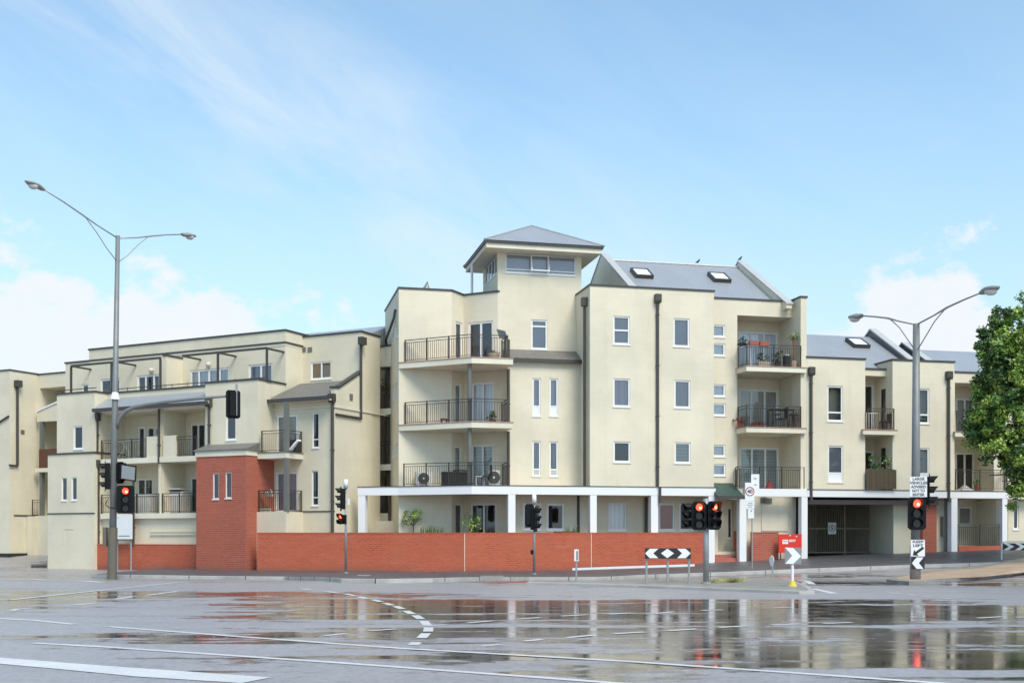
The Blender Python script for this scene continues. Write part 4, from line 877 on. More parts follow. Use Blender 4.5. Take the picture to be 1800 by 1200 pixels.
# lower east block with lean-to
b1 = 2.05; aR = L.aP(588, b1)
mass(ww, rect(L, -.02, aR, b1, 5.2), 0, 8.12, {0: [D_(486, 729, 523, 0, Y2+.0, blind='b', fw=.08), W(549, 725.5, 560.5, 786.5, tran=(.24,), blind='n', fw=.05), D_(485, 829, 523.5, 0, Y1, blind='g', fw=.08), W(548, 827, 559.5, 888, tran=(.23,), blind='n', fw=.05)]}, cap=False, mat='cream2')
MB().box(L, .6, aR+.02, b1-.03, b1-.003, Y1, Y1+.055).build('string_course', 'cap', ww)
MB().box(L, .0, aR+.02, b1-.05, b1-.003, 7.72, 7.8).box(L, aR+.003, aR+.05, b1-.05, 9.2, 7.72, 7.8).build('moulding', 'trim', ww)
b3 = L.bP(532, 0)
ha = L.aP(528, b3-.7)
MB().add([L.V(-.15, b1-.45, 8.2), L.V(aR-.22, b1-.45, 8.2), L.V(aR-.22, b3-.7, 9.2), L.V(ha, b3-.7, 9.2), L.V(-.05, b3, 8.25), L.V(aR-.22, b3+.01, 9.2), L.V(ha, b3+.01, 9.2)], [(0, 1, 2, 3), (0, 3, 4), (3, 2, 5, 6), (3, 6, 4)]).build('lean_to_roof', 'rooftile', ww)
MB().prism([L.P(-.15, b1-.56), L.P(aR+.06, b1-.56), L.P(aR+.06, b1-.455), L.P(-.15, b1-.455)], 8.05, 8.22).build('gutter', 'cap', ww)
MB().box(L, -.0, aR-.0, b1-.45, b1-.003, 8.03, 8.09).build('eave_soffit', 'trim', ww)
rk = [(b1, 8.0), (b1, 8.62), (b1+.35, 8.66), (b3, 9.62), (b3, 8.0)]
MB().prof(L, rk, aR-.21, aR-.004).build('raked_wall', 'cream2', ww)
MB().prof(L, [(b1-.05, 8.625), (b1-.05, 8.72), (b1+.33, 8.76), (b3, 9.74), (b3, 9.63), (b1+.35, 8.665)], aR-.26, aR+.05).build('rake_cap', 'cap', ww)
pipe(ww, L, aR-.06, b1-.0, 0, 7.95, True, .075)
# block three behind it
a3 = L.aP(527, b3)
LS_ = None
mass(ww, rect(L, -.3, aR-.03, b3, L.bP(669, aR)), 0, 11.6, {0: [W(546.5, 635.5, 582.4, 666, mull=(.5,), blind='o', drop=1)]}, mat='cream2')
vent(ww, L, 534, 614.5, b3); vent(ww, L, 545, 614.5, b3)
sp_ = Fr(L.P(aR, 0), L.i); bb = L.bP(633, aR)
MB().rod(L.V(aR+.05, bb, 7.45), L.V(aR+.05, bb, 11.0), .07, n=8).rod(L.V(aR+.05, b1+.05, 7.4), L.V(aR+.05, bb+.06, 7.4), .06, n=8).build('downpipe', 'pipe', ww)
MB().box(L, aR-.0, aR+.26, bb-.2, bb+.2, 10.95, 11.32).build('rain_head', 'pipe', ww)
MB().box(L, aR-.0, aR+.03, L.bP(617, aR)-.12, L.bP(617, aR)+.12, 8.2, 8.5).build('wall_vent', 'post', ww)
# corner balconies of the lower block
ac = L.aP(533, b1); bf_ = L.bP(503, ac); a_l = L.aP(452.5, bf_)
MB().prism([L.P(a_l, bf_), L.P(ac, bf_), L.P(ac, b1-.004), L.P(.02, b1-.004), L.P(.02, bf_+.3), L.P(a_l, bf_+.25)], 5.34, 5.60).build('balcony_slab', 'trim', ww)
MB().prism(offs([L.P(a_l, bf_), L.P(ac, bf_), L.P(ac, b1-.03), L.P(.05, b1-.03)], .03), 5.601, 5.64).build('edge_tile', 'rooftile', ww)
railing(ww, [L.P(L.aP(458, bf_), bf_+.1), L.P(ac-.08, bf_+.1), L.P(ac-.08, b1-.05)], 5.64, 1.02)
MB().prism([L.P(.0, bf_), L.P(ac, bf_), L.P(ac, b1-.004), L.P(.0, b1-.004)], -.1, Y1).build('balcony_base', 'cream2', ww)
railing(ww, [L.P(.05, bf_+.1), L.P(ac-.08, bf_+.1), L.P(ac-.08, b1-.05)], Y1, 1.02)
for z0, z1 in ((Y1, 5.34), (5.64, 7.95)): a = ac-.06; MB().box(L, a-.1, a+.1, bf_+.02, bf_+.2, z0, z1).build('steel_post', 'post', ww)
# downpipes on the long front
pipe(ww, L, L.aP(171, fK+.2)+.02, fK+.35, 1.0, 5.2, True, .06); pipe(ww, L, kB-.02, fK+.3, 5.95, 7.6, True, .06); pipe(ww, L, L.aP(369.5, .83), .83, 6.15, 7.95, True, .06)
pipe(ww, L, dv, bM-.1, 5.3, 8.0, False, .06); pipe(ww, L, L.aP(241, bM), bM-.16, 1.2, Y1+2.3, False, .06)
for x in (132, 268): pass
# sheet roof behind
MB().prof(L, [(4.8, 11.3), (9.2, 12.85), (13, 11.3)], L.aP(520, 9.2), L.aP(692, 9.2)).build('gable_roof', 'roof', ww)
# stair link between the wings
lk = thing('stair_tower', 'narrow open stair landing recess between the two cream apartment blocks', 'stair tower', (*L.P(5.5, 9.5), 0))
lf = L.bP(669, aR); l0, l1 = aR-.8, L.aP(700, lf+.6)
MB().box(L, l0-5, l1+2, lf+2.6, lf+2.9, 0, 11.15).build('wall', 'cream', lk)
MB().box(L, l0, l1+2, lf+.4, lf+2.6, 10.2, 11.2).build('parapet', 'cream', lk); MB().box(L, l0, l1+2, lf+.35, lf+2.6, 11.201, 11.28).build('parapet_cap', 'cap', lk)
for zz in (8.1, 5.3, 2.75):
    MB().box(L, l0, l1+2, lf+.4, lf+2.6, zz-.3, zz).build('landing', 'trim', lk)
    railing(lk, [L.P(l0+.4, lf+.5), L.P(l1+1.6, lf+.5)], zz, 1.15)
    a = L.aP(676, lf+2.5); MB().box(L, a, a+.9, lf+2.52, lf+2.597, zz+.0, zz+2.05).build('door', 'dark', lk)
MB().box(L, l0, l1+2, lf-.4, lf+.35, 0, 2.45).build('base_wall', 'cream', lk)
lw = Fr(L.P(aR, 6.0), L.d)
g2 = LB_.aP(645, 2.5)
MB().prism([DP(640, 57.5), DP(692, 57.0), DP(692, 57.3), DP(640, 57.8)], 0, 2.85).build('courtyard_wall', 'cream', lk)
railing(lk, [DP(636, 57.6), DP(692, 57.1)], 2.851, 1.0)
# ================================================================== FAR WEST BLOCK
fw_ = thing('apartment_building', 'plain cream apartment block at the far west with one bronze downpipe down its side', 'building', (kk(17)*68.5, 68.5, .5))
P17 = (kk(17)*68.5, 68.5); FW = Fr(P17, L.d); bF2 = FW.bP(67)
ZF = 11.65; fz = .35
mass(fw_, [FW.P(-12, 0), FW.P(0, 0), FW.P(0, bF2), FW.P(0, 10), FW.P(-12, 10)], fz, ZF, mat='cream2')
a9 = FW.aP(118, bF2)+1.5
mass(fw_, rect(FW, .01, a9, bF2, 10), fz, ZF-.02, {0: [dict(r=(70, 0, 118, 0), k='recess', zb=9.3, zt=FW.z(680, 1.5, bF2), dep=1.8, ops=[]), dict(r=(69.5, 0, 110, 0), k='recess', zb=5.85, zt=8.9, dep=1.4, ops=[W(78, 755, 85.5, 800, blind='n')]), dict(r=(69.5, 0, 110, 0), k='recess', zb=2.95, zt=5.5, dep=1.4, ops=[W(78, 843, 84.5, 893, blind='n', tran=(.2,))])]}, mat='cream2')
# raked white coping and sheet roof over the corner balcony
p0, p1 = FW.aP(65, bF2-.3), FW.aP(112, bF2-.3)
MB().plate(FW, [(p0, FW.z(722, p0, bF2)), (p1, FW.z(701, p1, bF2)), (p1, FW.z(704, p1, bF2)), (p0, FW.z(725, p0, bF2))], bF2-.35, bF2-.02).build('raked_coping', 'frame', fw_)
MB().plate(FW, [(p0, 8.7), (p1, 8.7), (p1, FW.z(705, p1, bF2)), (p0, FW.z(725.5, p0, bF2))], bF2-.3, bF2-.05).build('raked_wall', 'cream2', fw_)
MB().box(FW, FW.aP(70.5, bF2-.3), FW.aP(74.5, bF2-.3), bF2-.35, bF2-.12, 2.9, 8.7).build('steel_post', 'post', fw_)
MB().box(FW, FW.aP(63.5, bF2-.4), FW.aP(101, bF2-.4), bF2-.5, bF2-.003, 5.6, 5.84).build('balcony_slab', 'trim', fw_)
MB().box(FW, FW.aP(70, bF2-.4), FW.aP(101, bF2-.4), bF2-.47, bF2-.40, 5.85, 7.0).build('balustrade_screen', 'wood', fw_)
MB().box(FW, FW.aP(63.5, bF2-.5), FW.aP(86, bF2-.5), bF2-.55, bF2-.004, .3, 2.93).build('base_wall', 'cream2', fw_)
MB().box(FW, -.004, .03, .3, bF2, 2.9, 2.98).build('string_course', 'cap', fw_)
MB().box(FW, -12, .1, -.06, -.004, fz-.3, fz+.3).box(FW, .004, .06, -.06, bF2, fz-.3, fz+.3).build('shadow_gap_band', 'dark', fw_)  # dark band paints the shadow gap along the foot of the block
bq = FW.bP(29, .0); MB().rod(FW.V(.08, bq, 5.95), FW.V(.08, bq, 10.75), .08, n=8).rod(FW.V(.08, bq, 5.95), FW.V(.08, -.1, 5.95), .06, n=8).build('downpipe', 'pipe', fw_)
MB().box(FW, .002, .3, bq-.2, bq+.2, 10.7, 11.1).build('rain_head', 'pipe', fw_)
MB().rod(FW.V(-.01, -.07, 8.9), FW.V(-2, -.07, 8.1), .06, n=6).build('downpipe', 'pipe', fw_)
bq = FW.bP(39.5, 0); MB().box(FW, 0, .03, bq-.13, bq+.13, 7.9, 8.15).build('wall_vent', 'post', fw_)
bq = FW.bP(47, 0); MB().box(FW, .03, .55, bq, bF2+.2, .3, 2.9).build('side_base', 'cream2', fw_)
railing(fw_, [FW.P(.5, bq), FW.P(.5, bF2-.05)], 2.9, 1.0)
# ================================================================== BRICK BOUNDARY WALLS
W0 = DP(452, 52.75)
pB = (kk(816)*51.6, 51.6); WA = Fr(W0, (pB[0]-W0[0], pB[1]-W0[1])); lA = math.hypot(pB[0]-W0[0], pB[1]-W0[1])
WB = Fr(pB, C.d); e_ = WB.aP(1240)
bw = thing('brick_wall', 'long red brick boundary wall between the white columns and the footpath', 'brick wall', (pB[0], pB[1], 0))
zt = 1.82
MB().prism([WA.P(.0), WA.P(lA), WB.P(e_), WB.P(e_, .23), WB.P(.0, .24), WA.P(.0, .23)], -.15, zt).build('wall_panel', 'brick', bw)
MB().prism([WA.P(.0, -.015), WA.P(lA, -.015), WB.P(e_+.01, -.015), WB.P(e_+.01, .245), WB.P(.0, .25), WA.P(.0, .245)], zt+.001, zt+.05).build('coping', 'brick', bw)
for px in (816.8, 1039.5):
    a = WB.aP(px, -.01); MB().box(WB, a-.012, a+.012, -.006, .0, .0, zt).build('expansion_joint', 'trim', bw)
bw2 = thing('brick_wall', 'lower red brick wall on the west side of the brick tower, below the white billboard', 'brick wall', (*L.P(-6, 1), 0))
MB().box(L, kB-.35, tw0-.005, .78, 1.0, -.1, 1.26).build('wall_panel', 'brick', bw2); MB().box(L, kB-.36, tw0-.004, .765, 1.015, 1.261, 1.3).build('coping', 'brick', bw2)
bw3 = thing('brick_wall', 'short red brick screen wall left of the red board', 'brick wall', (*C.P(C.aP(1345, .3), .4), .4))
MB().box(C, C.aP(1323, .3), C.aP(1368.5, .3), .3, .55, .3, 1.86).build('wall_panel', 'brick2', bw3); MB().box(C, C.aP(1323, .3)-.01, C.aP(1368.5, .3)+.01, .285, .565, 1.861, 1.9).build('coping', 'brick2', bw3)
# ================================================================== STREET FURNITURE
def facing(x, y, ox, oy):
    """frame at x,y whose front looks along (ox,oy)"""
    l = math.hypot(ox, oy); ix, iy = -ox/l, -oy/l; return Fr((x, y), (iy, -ix))
def signal(root, F, zt, n=3, w=.50, h=.93, lit=None, lr=.105, board=True, hood=.24, name='signal_head'):
    c = .07; mb = MB(); z0 = zt-h
    o = [(-w/2+c, z0), (w/2-c, z0), (w/2, z0+c), (w/2, zt-c), (w/2-c, zt), (-w/2+c, zt), (-w/2, zt-c), (-w/2, z0+c)]
    if board: mb.plate(F, o, 0, .025)
    mb.box(F, -.16, .16, .026, .20, z0+.08, zt-.08); hd = mb.build(name, 'black', root)
    for k in range(n):
        zc = zt-(k+.5)*h/n*.92-h*.04
        MB().disc(F, 0, -.012, zc, lr, 18).build('lens', 'lensred' if k == lit else 'lensoff', hd)
        if k == lit: MB().disc(F, lr*.3, -.02, zc-lr*.25, lr*.34, 12).build('lamp_glow', 'lenscore', hd)
        vs = []; m = 14; fs = []
        for j in range(m+1):
            t = R(-25)+R(230)*j/m
            for (bb, rr) in ((0, lr+.022), (-hood*(.55+.45*math.sin(max(0, min(math.pi, t)))), lr+.02)):
                vs.append(F.V(rr*math.cos(t), bb, zc+rr*math.sin(t)))
                vs.append(F.V((rr+.012)*math.cos(t), bb, zc+(rr+.012)*math.sin(t)))
        for j in range(m):
            a = j*4; b = a+4; fs += [(a, b, b+2, a+2), (a+1, a+3, b+3, b+1), (a+2, b+2, b+3, a+3), (a, a+1, b+1, b)]
        MB().add(vs, fs).build('visor', 'black', hd)
    return hd
def posn(px, py, up=0.0): return hit(px, py, up)
def luminaire(root, p, q):
    """cobra head from arm end p towards q"""
    p, q = Vector(p), Vector(q); d = (q-p); l = d.length; d.normalize(); s = Vector((-d.y, d.x, 0)).normalized(); u = d.cross(s)*-1
    if u.z < 0: u = -u
    prof = [(0, .05, .06, .05), (.18, .11, .09, .08), (.42, .19, .11, .07), (.75, .19, .08, .06), (1, .05, .03, .03)]
    vs = []
    for t, w_, hu, hd_ in prof:
        c = p+d*l*t
        for k in range(10):
            a = 2*math.pi*k/10; vs.append(c+s*math.cos(a)*w_+u*(math.sin(a)*(hu if math.sin(a) > 0 else hd_)))
    fs = [(i*10+k, i*10+(k+1) % 10, (i+1)*10+(k+1) % 10, (i+1)*10+k) for i in range(4) for k in range(10)]+[tuple(range(10)), tuple(range(40, 50))]
    o = MB().add(vs, fs).build('luminaire', 'lumi', root, True)
    c = p+d*l*.58-u*.06; MB().ball(c, .15, 12, 6, (1.2, 1.1, .75)).build('lamp_lens', 'lens', o, True)
# ---- left lamp with mast arm
X0, Y0, G0 = posn(197, 1018); Y0 = 44.9; X0 = kk(197)*Y0; top = (kk(207)*Y0, Y0)
sl_ = thing('street_lamp', 'tall weathered street lamp carrying a signal mast arm in front of the west wing', 'street lamp', (X0, Y0, 0))
def px_at(z): t = z/13.5; return (X0+(top[0]-X0)*t, Y0)
MB().rod((X0, Y0, 0), (*px_at(13.55), 13.55), .15, .085, 14).build('pole', 'polew', sl_, True)
MB().rod((X0, Y0, 0), (*px_at(2.05), 2.05), .19, .18, 14).box(Fr((X0, Y0), (1, 0)), -.21, .21, -.21, .21, 0, .03).build('pole_sleeve', 'sleeve', sl_)
tp = Vector((*top, 13.5))
for sx, sy in ((-1.78, -3.4), (1.78, 3.4)):
    sx *= .91; sy *= .91
    e = tp+Vector((sx, sy, .92)); P_ = lambda t, z: tp+Vector((sx*t, sy*t, z))
    a1_ = [P_(0, -.05), P_(.3, .22), P_(.5, .44), P_(.75, .70), P_(1, .92)]
    MB().path(a1_, [.026, .026, .032, .028, .024]).path([P_(0.02, -.95), P_(.15, -.6), P_(.3, -.08), P_(.45, .36), P_(.55, .50)], .018).build('lamp_arm', 'galv', sl_, True)
    luminaire(sl_, e, e+Vector((sx, sy, .42))*.24)
arm = [(205, 752), (207, 741), (212, 732), (222, 722), (237, 715), (257, 711), (300, 705), (350, 700), (417, 694)]
Dm = [44.9, 44.85, 44.8, 44.7, 44.6, 44.5, 44.2, 43.9, 43.5]
MB().path([(kk(x)*d, d, EYE+(HOR-y)*d/FPX) for (x, y), d in zip(arm, Dm)], [.085, .085, .085, .08, .075, .07, .065, .06, .05], 10).build('mast_arm', 'polew', sl_, True)
hx, hy = kk(415)*43.5, 43.5; zz_ = lambda y, d: EYE+(HOR-y)*d/FPX
Fm = facing(hx-.14, hy+.1, -.45, .9); signal(sl_, Fm, zz_(685, 43.5), w=.55, h=1.08)
MB().rod((hx+.02, hy, zz_(730, 43.5)), (hx+.02, hy, zz_(675, 43.5)), .045, n=8).build('hanger_tube', 'galv', sl_)
MB().rod((*px_at(zz_(702, 44.9)), zz_(702, 44.9)), (*px_at(zz_(690, 44.9)), zz_(688.5, 44.9)), .19, .11, 12).build('sensor_housing', 'signw', sl_)
signal(sl_, facing(X0-.28, Y0-.02, -.93, -.35), zz_(810, 44.9), w=.5, h=1.19)
signal(sl_, facing(X0+.30, Y0+.1, .5, .85), zz_(811, 44.9), w=.42, h=.86)
signal(sl_, facing(X0+.60, Y0-.22, .22, -1), zz_(853, 44.7), w=.66, h=1.1, lit=0, lr=.12)
fp = facing(X0+.64, Y0-.12, .55, -.8); MB().plate(fp, [(-.3, zz_(842, 44.8)), (.33, zz_(846, 44.8)), (.36, zz_(818, 44.8)), (-.28, zz_(815, 44.8))], -.03, .03).build('sign_box', 'black', sl_)
MB().plate(fp, [(-.24, zz_(840.5, 44.8)), (.27, zz_(843.5, 44.8)), (.30, zz_(820.5, 44.8)), (-.22, zz_(817.5, 44.8))], -.034, -.031).build('sign_face', 'signg', sl_)
MB().box(Fr((X0, Y0), (1, 0)), -.34, -.2, -.1, .1, zz_(960, 44.9), zz_(926, 44.9)).build('control_box', 'sleeve', sl_)
MB().path([(X0-.12, Y0-.16, zz_(878, 44.9)), (X0-.2, Y0-.2, zz_(886, 44.9)), (X0-.05, Y0-.22, zz_(892, 44.9)), (X0+.3, Y0-.1, zz_(893, 44.9))], .018, 6).build('cable', 'black', sl_)
# ---- right lamp on the median
gr_ = posn(1609, 1017, .12); X1, Y1_, G1 = gr_
sr_ = thing('street_lamp', 'grey street lamp on the paved median, carrying a keep left plate and two signals', 'street lamp', (X1, Y1_, G1))
ZL = EYE+(HOR-569)*Y1_/FPX
MB().rod((X1, Y1_, G1), (X1+.03, Y1_, ZL), .14, .10, 14).build('pole', 'polew', sr_, True); MB().rod((X1, Y1_, G1), (X1, Y1_, G1+1.0), .16, .155, 14).build('pole_sleeve', 'galv', sr_, True)
tp = Vector((X1+.03, Y1_, ZL-.03)); D1_ = Y1_
for (px, py, dy) in ((1723, 515, -2.6), (1516, 555, 2.6)):
    d = Y1_+dy; e = Vector((kk(px)*d, d, EYE+(HOR-py)*d/FPX)); v = e-tp
    P_ = lambda t, s_: tp+Vector((v.x*t, v.y*t, v.z*t+s_))
    MB().path([P_(0, 0), P_(.3, .02), P_(.5, .06), P_(.75, .04), P_(1, 0)], [.025, .025, .032, .027, .024]).path([P_(.02, -.78), P_(.15, -.5), P_(.3, -.17), P_(.45, .02), P_(.55, .06)], .017).build('lamp_arm', 'galv', sr_, True)
    u_ = Vector((v.x, v.y, v.z*.3)).normalized(); luminaire(sr_, e, e+u_*.72)
zr1 = lambda y: EYE+(HOR-y)*Y1_/FPX
FR = Fr((X1, Y1_-.2), (1, 0)); sc_ = Y1_/FPX
def fa_(px): return (px-1609)*sc_
signal(sr_, facing(X1-.06, Y1_-.30, -.08, -1), zr1(874), w=.54, h=.98, lit=0, lr=.12)
signal(sr_, facing(X1+.42, Y1_-.05, .93, -.36), zr1(833), w=.45, h=1.02)
MB().box(FR, fa_(1595), fa_(1625), -.02, .0, zr1(873.5), zr1(838)).build('advice_plate', 'signw', sr_)
for i, s_ in enumerate(('LARGE', 'VEHICLES', 'ADVISED', 'NOT TO', 'ENTER')): text(s_, .115, FR, fa_(1610), -.024, zr1(842+6.9*i), 'ink', sr_, width=(.36, .52, .46, .38, .36)[i], bold=.004)
MB().box(FR, fa_(1596.5), fa_(1621), -.03, -.01, zr1(977), zr1(948)).build('keep_left_plate', 'signw', sr_)
text('KEEP', .105, FR, fa_(1609), -.034, zr1(951.6), 'ink', sr_, width=.33, bold=.003); text('LEFT', .105, FR, fa_(1609), -.034, zr1(958.2), 'ink', sr_, width=.31, bold=.004)
def arrow(F, cx, cz, ln, w_, ang, b, mat, root):
    c, s = math.cos(ang), math.sin(ang); pts = [(-ln/2, 0), (-ln/2+w_*1.6, w_*1.3), (-ln/2+w_*1.6, w_*.45), (ln/2, w_*.45), (ln/2, -w_*.45), (-ln/2+w_*1.6, -w_*.45), (-ln/2+w_*1.6, -w_*1.3)]
    MB().plate(F, [(cx+x*c-z*s, cz+x*s+z*c) for x, z in pts], b, b+.003).build('arrow', mat, root)
arrow(FR, fa_(1609), zr1(968.5), .40, .085, R(36), -.034, 'signk', sr_)
MB().box(FR, fa_(1597.5), fa_(1620.5), -.03, -.01, zr1(999.5), zr1(978)).build('hazard_plate', 'signk', sr_)
z9, z8, z7 = zr1(998.7), zr1(988.7), zr1(978.7)
MB().plate(FR, [(fa_(1598.2), z8), (fa_(1606.5), z7), (fa_(1618.5), z7), (fa_(1610.5), z8), (fa_(1618.5), z9), (fa_(1606.5), z9)], -.035, -.031).build('chevron', 'signw', sr_)
MB().box(FR, -.06, .09, -.0, .02, zr1(930), zr1(926)).build('sticker', 'signw', sr_)
# ---- three smaller signal poles
def small_pole(px, py, ytop, label, D=None, cap=True, r=.055):
    x, y, g = posn(px, py, .12)
    t = thing('traffic_light', label, 'traffic light', (x, y, g), 'signal poles along the kerb'); s = y/FPX
    zf = lambda yy: EYE+(HOR-yy)*s
    MB().rod((x, y, g), (x, y, zf(ytop)), r, r*.92, 12).build('pole', 'galv', t, True); MB().rod((x, y, g), (x, y, g+.05), r*1.9, n=12).build('base_flange', 'galv', t)
    if cap: MB().rod((x, y, zf(ytop)), (x, y, zf(ytop)+.36), .105, .085, 12).build('pole_cap', 'signw', t, True)
    return t, x, y, g, s, zf
t, x, y, g, s, zf = small_pole(608, 1007, 857, 'signal pole with a red pedestrian light and white cap, standing east of the brick tower')
signal(t, facing(x-.22, y-.05, -.97, -.25), zf(855), w=.44, h=1.04); signal(t, facing(x-.2, y-.12, -.5, -.85), zf(901), n=2, w=.3, h=.56, lit=0, lr=.09, board=False, name='pedestrian_signal')
MB().box(Fr((x, y), (1, 0)), .09, .17, -.1, .1, zf(887), zf(876)).build('side_plate', 'signw', t)
t, x, y, g, s, zf = small_pole(939, 1009, 884, 'signal pole turned side-on, its visors pointing east, before the ground floor windows')
signal(t, facing(x+.08, y-.02, .96, -.26), zf(890), w=.42, h=1.04); signal(t, facing(x-.2, y+.1, -.2, 1), zf(885), w=.36, h=.95)
MB().disc(Fr((x-.18, y-.06), (1, 0)), 0, 0, zf(908), .13).build('button_plate', 'signw', t); MB().box(Fr((x, y), (1, 0)), -.15, -.05, -.06, .06, zf(974), zf(966)).build('push_button', 'black', t)
x, y, g = posn(1241, 1025, .08); t = thing('traffic_light', 'signal pole on the concrete island with paired heads both showing red', 'traffic light', (x, y, g), 'signal poles along the kerb'); s = y/FPX
zf = lambda yy: EYE+(HOR-yy)*s
MB().rod((x, y, g), (x, y, zf(876)), .085, .08, 14).build('pole', 'galv', t, True); MB().rod((x, y, g), (x, y, g+.05), .15, n=12).build('base_flange', 'galv', t)
signal(t, facing(x-.22, y-.16, .05, -1), zf(881.5), w=.44, h=.80, lit=0, lr=.10); signal(t, facing(x+.22, y-.12, .5, -.86), zf(880.5), w=.46, h=.81, lit=0, lr=.10)
signal(t, facing(x-.42, y+.12, -.98, -.2), zf(882), w=.36, h=.8, board=False, hood=.26, lr=.095)
# ---- hazard boards and signs
def postsign(label, name, cat, px, py, up, group=None):
    x, y, g = posn(px, py, up); t = thing(name, label, cat, (x, y, g), group); s = y/FPX
    return t, x, y, g, s, (lambda yy: EYE+(HOR-yy)*s), (lambda p: (p-px)*s), Fr((x, y), (1, 0))
t, x, y, g, s, zf, fx, F_ = postsign('wide black board with white chevrons and a diamond on three posts', 'hazard_board', 'road sign', 1174, 1025.5, .08)
MB().box(F_, fx(1133.5), fx(1214), -.03, -.0, zf(981.3), zf(963)).build('board', 'signk', t)
zt_, zm_, zb_ = zf(963.8), zf(971.8), zf(980.3)
for pts in ([(1133.8, zm_), (1142, zt_), (1157, zt_), (1148, zm_), (1157, zb_), (1142, zb_)], [(1161.5, zm_), (1172.8, zt_), (1184.5, zm_), (1172.8, zb_)], [(1190, zt_), (1205, zt_), (1213.7, zm_), (1205, zb_), (1190, zb_), (1198.5, zm_)]):
    MB().plate(F_, [(fx(a), z) for a, z in pts], -.034, -.031).build('chevron', 'signw', t)
for p in (1136.8, 1174, 1211.5): q = posn(p, 1025.5, .08); MB().rod((x+fx(p), y+.06, g), (x+fx(p), y+.06, zf(965)), .032, n=8).build('post', 'galv', t)
t, x, y, g, s, zf, fx, F_ = postsign('large white chevron arrow on a short white post with a yellow foot', 'chevron_sign', 'road sign', 1393.5, 1030, .08)
MB().box(F_, fx(1379.5), fx(1408.5), -.02, .0, zf(991), zf(962)).build('board', 'signg', t)
MB().plate(F_, [(fx(1379.5), zf(961.5)), (fx(1394), zf(962.5)), (fx(1407.8), zf(977)), (fx(1394), zf(990.5)), (fx(1380), zf(990)), (fx(1392), zf(976))], -.026, -.021).build('chevron', 'signw', t)
MB().rod((x, y+.04, g), (x, y+.04, zf(980)), .04, n=10).build('post', 'signw', t); MB().rod((x, y+.04, g), (x, y+.04, g+.16), .13, .05, 10).build('post_base', 'yellow', t)
t, x, y, g, s, zf, fx, F_ = postsign('short galvanised post with a narrow grey hazard plate, near the end of the island', 'hazard_marker', 'road sign', 1013, 1021, .08, 'small kerb markers')
MB().rod((x, y, g), (x, y, zf(964)), .03, n=8).build('post', 'galv', t); MB().box(F_, fx(1009.3), fx(1017), -.05, -.03, zf(985.5), zf(965)).build('plate', 'signw', t); MB().box(F_, fx(1012.6), fx(1016), -.056, -.051, zf(984), zf(967.5)).build('plate_stripe', 'signg', t)
t, x, y, g, s, zf, fx, F_ = postsign('edge-on white marker plate on a thin post at the back of the island', 'hazard_marker', 'road sign', 1358, 1014.5, .08, 'small kerb markers')
MB().rod((x, y, g), (x, y, zf(976)), .03, n=8).build('post', 'galv', t); f2_ = facing(x-.04, y-.03, -.93, -.36); MB().plate(f2_, [(-.12, zf(979)), (0, zf(975.5)), (.12, zf(979)), (.16, zf(985)), (.05, zf(994)), (-.05, zf(994)), (-.16, zf(985))], -.01, .01).build('plate', 'signw', t)
x, y, g = posn(1322, 999, .12); t = thing('speed_sign', 'white 40 speed limit sign with two plates below, on a thin post by the entry', 'road sign', (x, y, g)); s = y/FPX; zf = lambda yy: EYE+(HOR-yy)*s; fx = lambda p: (p-1322)*s; F_ = Fr((x, y), (.99, .05))
MB().rod((x, y, g), (x, y, zf(836)), .028, n=8).build('post', 'galv', t); MB().box(F_, fx(1309), fx(1325.5), -.06, -.04, zf(880), zf(848)).build('speed_plate', 'signw', t)
MB().ring(F_, fx(1317.5), -.064, -.061, zf(863.5), .158, .20, 28).build('red_ring', 'signr', t); text('40', .23, F_, fx(1317.5), -.064, zf(863.5), 'signk', t, width=.235, bold=.006)
MB().box(F_, fx(1310.5), fx(1325.5), -.06, -.04, zf(893.5), zf(880.6)).build('time_plate', 'signw', t)
for i, wd in enumerate((.2, .26, .18)): MB().box(F_, fx(1318)-wd/2, fx(1318)+wd/2, -.063, -.0605, zf(884.3+3.3*i), zf(883+3.3*i)).build('small_print', 'signg', t)
MB().box(F_, fx(1314), fx(1325), -.06, -.04, zf(910.5), zf(894.2)).build('parking_plate', 'signw', t); text('P', .1, F_, fx(1320), -.063, zf(898), 'signr', t, width=.07, bold=.003)
MB().box(F_, fx(1320), fx(1334.5), -.035, -.02, zf(862), zf(833)).build('rear_plate', 'signw', t)
for yy in (840, 851): MB().box(F_, fx(1324.5), fx(1329.5), -.039, -.0355, zf(yy+1.4), zf(yy)).build('small_print', 'signk', t)
# chevron barrier at the right edge
x, y = C.P(C.aP(1763, -5.3), -5.3); g = gz(x, y)+.12; t = thing('chevron_barrier', 'low board of white chevrons under a white rail at the right edge', 'road sign', (x, y, g)); s = y/FPX; zf = lambda yy: EYE+(HOR-yy)*s; fx = lambda p: (p-1763)*s; F_ = Fr((x, y), (.995, .04))
MB().path([(x-fx(1763)-.06, y, g), (x-.06, y, zf(956)), (x, y, zf(952.5)), (x+.1, y, zf(951.5)), (x+fx(1850), y+.05, zf(951.5))], .03, 8).build('rail', 'signw', t)
MB().rod((x+fx(1845), y+.05, g), (x+fx(1845), y+.05, zf(952)), .03).build('post', 'signw', t)
MB().box(F_, fx(1762), fx(1845), -.03, -.01, zf(966.5), zf(954)).build('board', 'signk', t)
for k in range(4):
    a = 1763+k*20.5; MB().plate(F_, [(fx(a), zf(954.3)), (fx(a+9), zf(954.3)), (fx(a+19.5), zf(960)), (fx(a+9), zf(966.2)), (fx(a), zf(966.2)), (fx(a+10), zf(960))], -.035, -.031).build('chevron', 'signw', t)
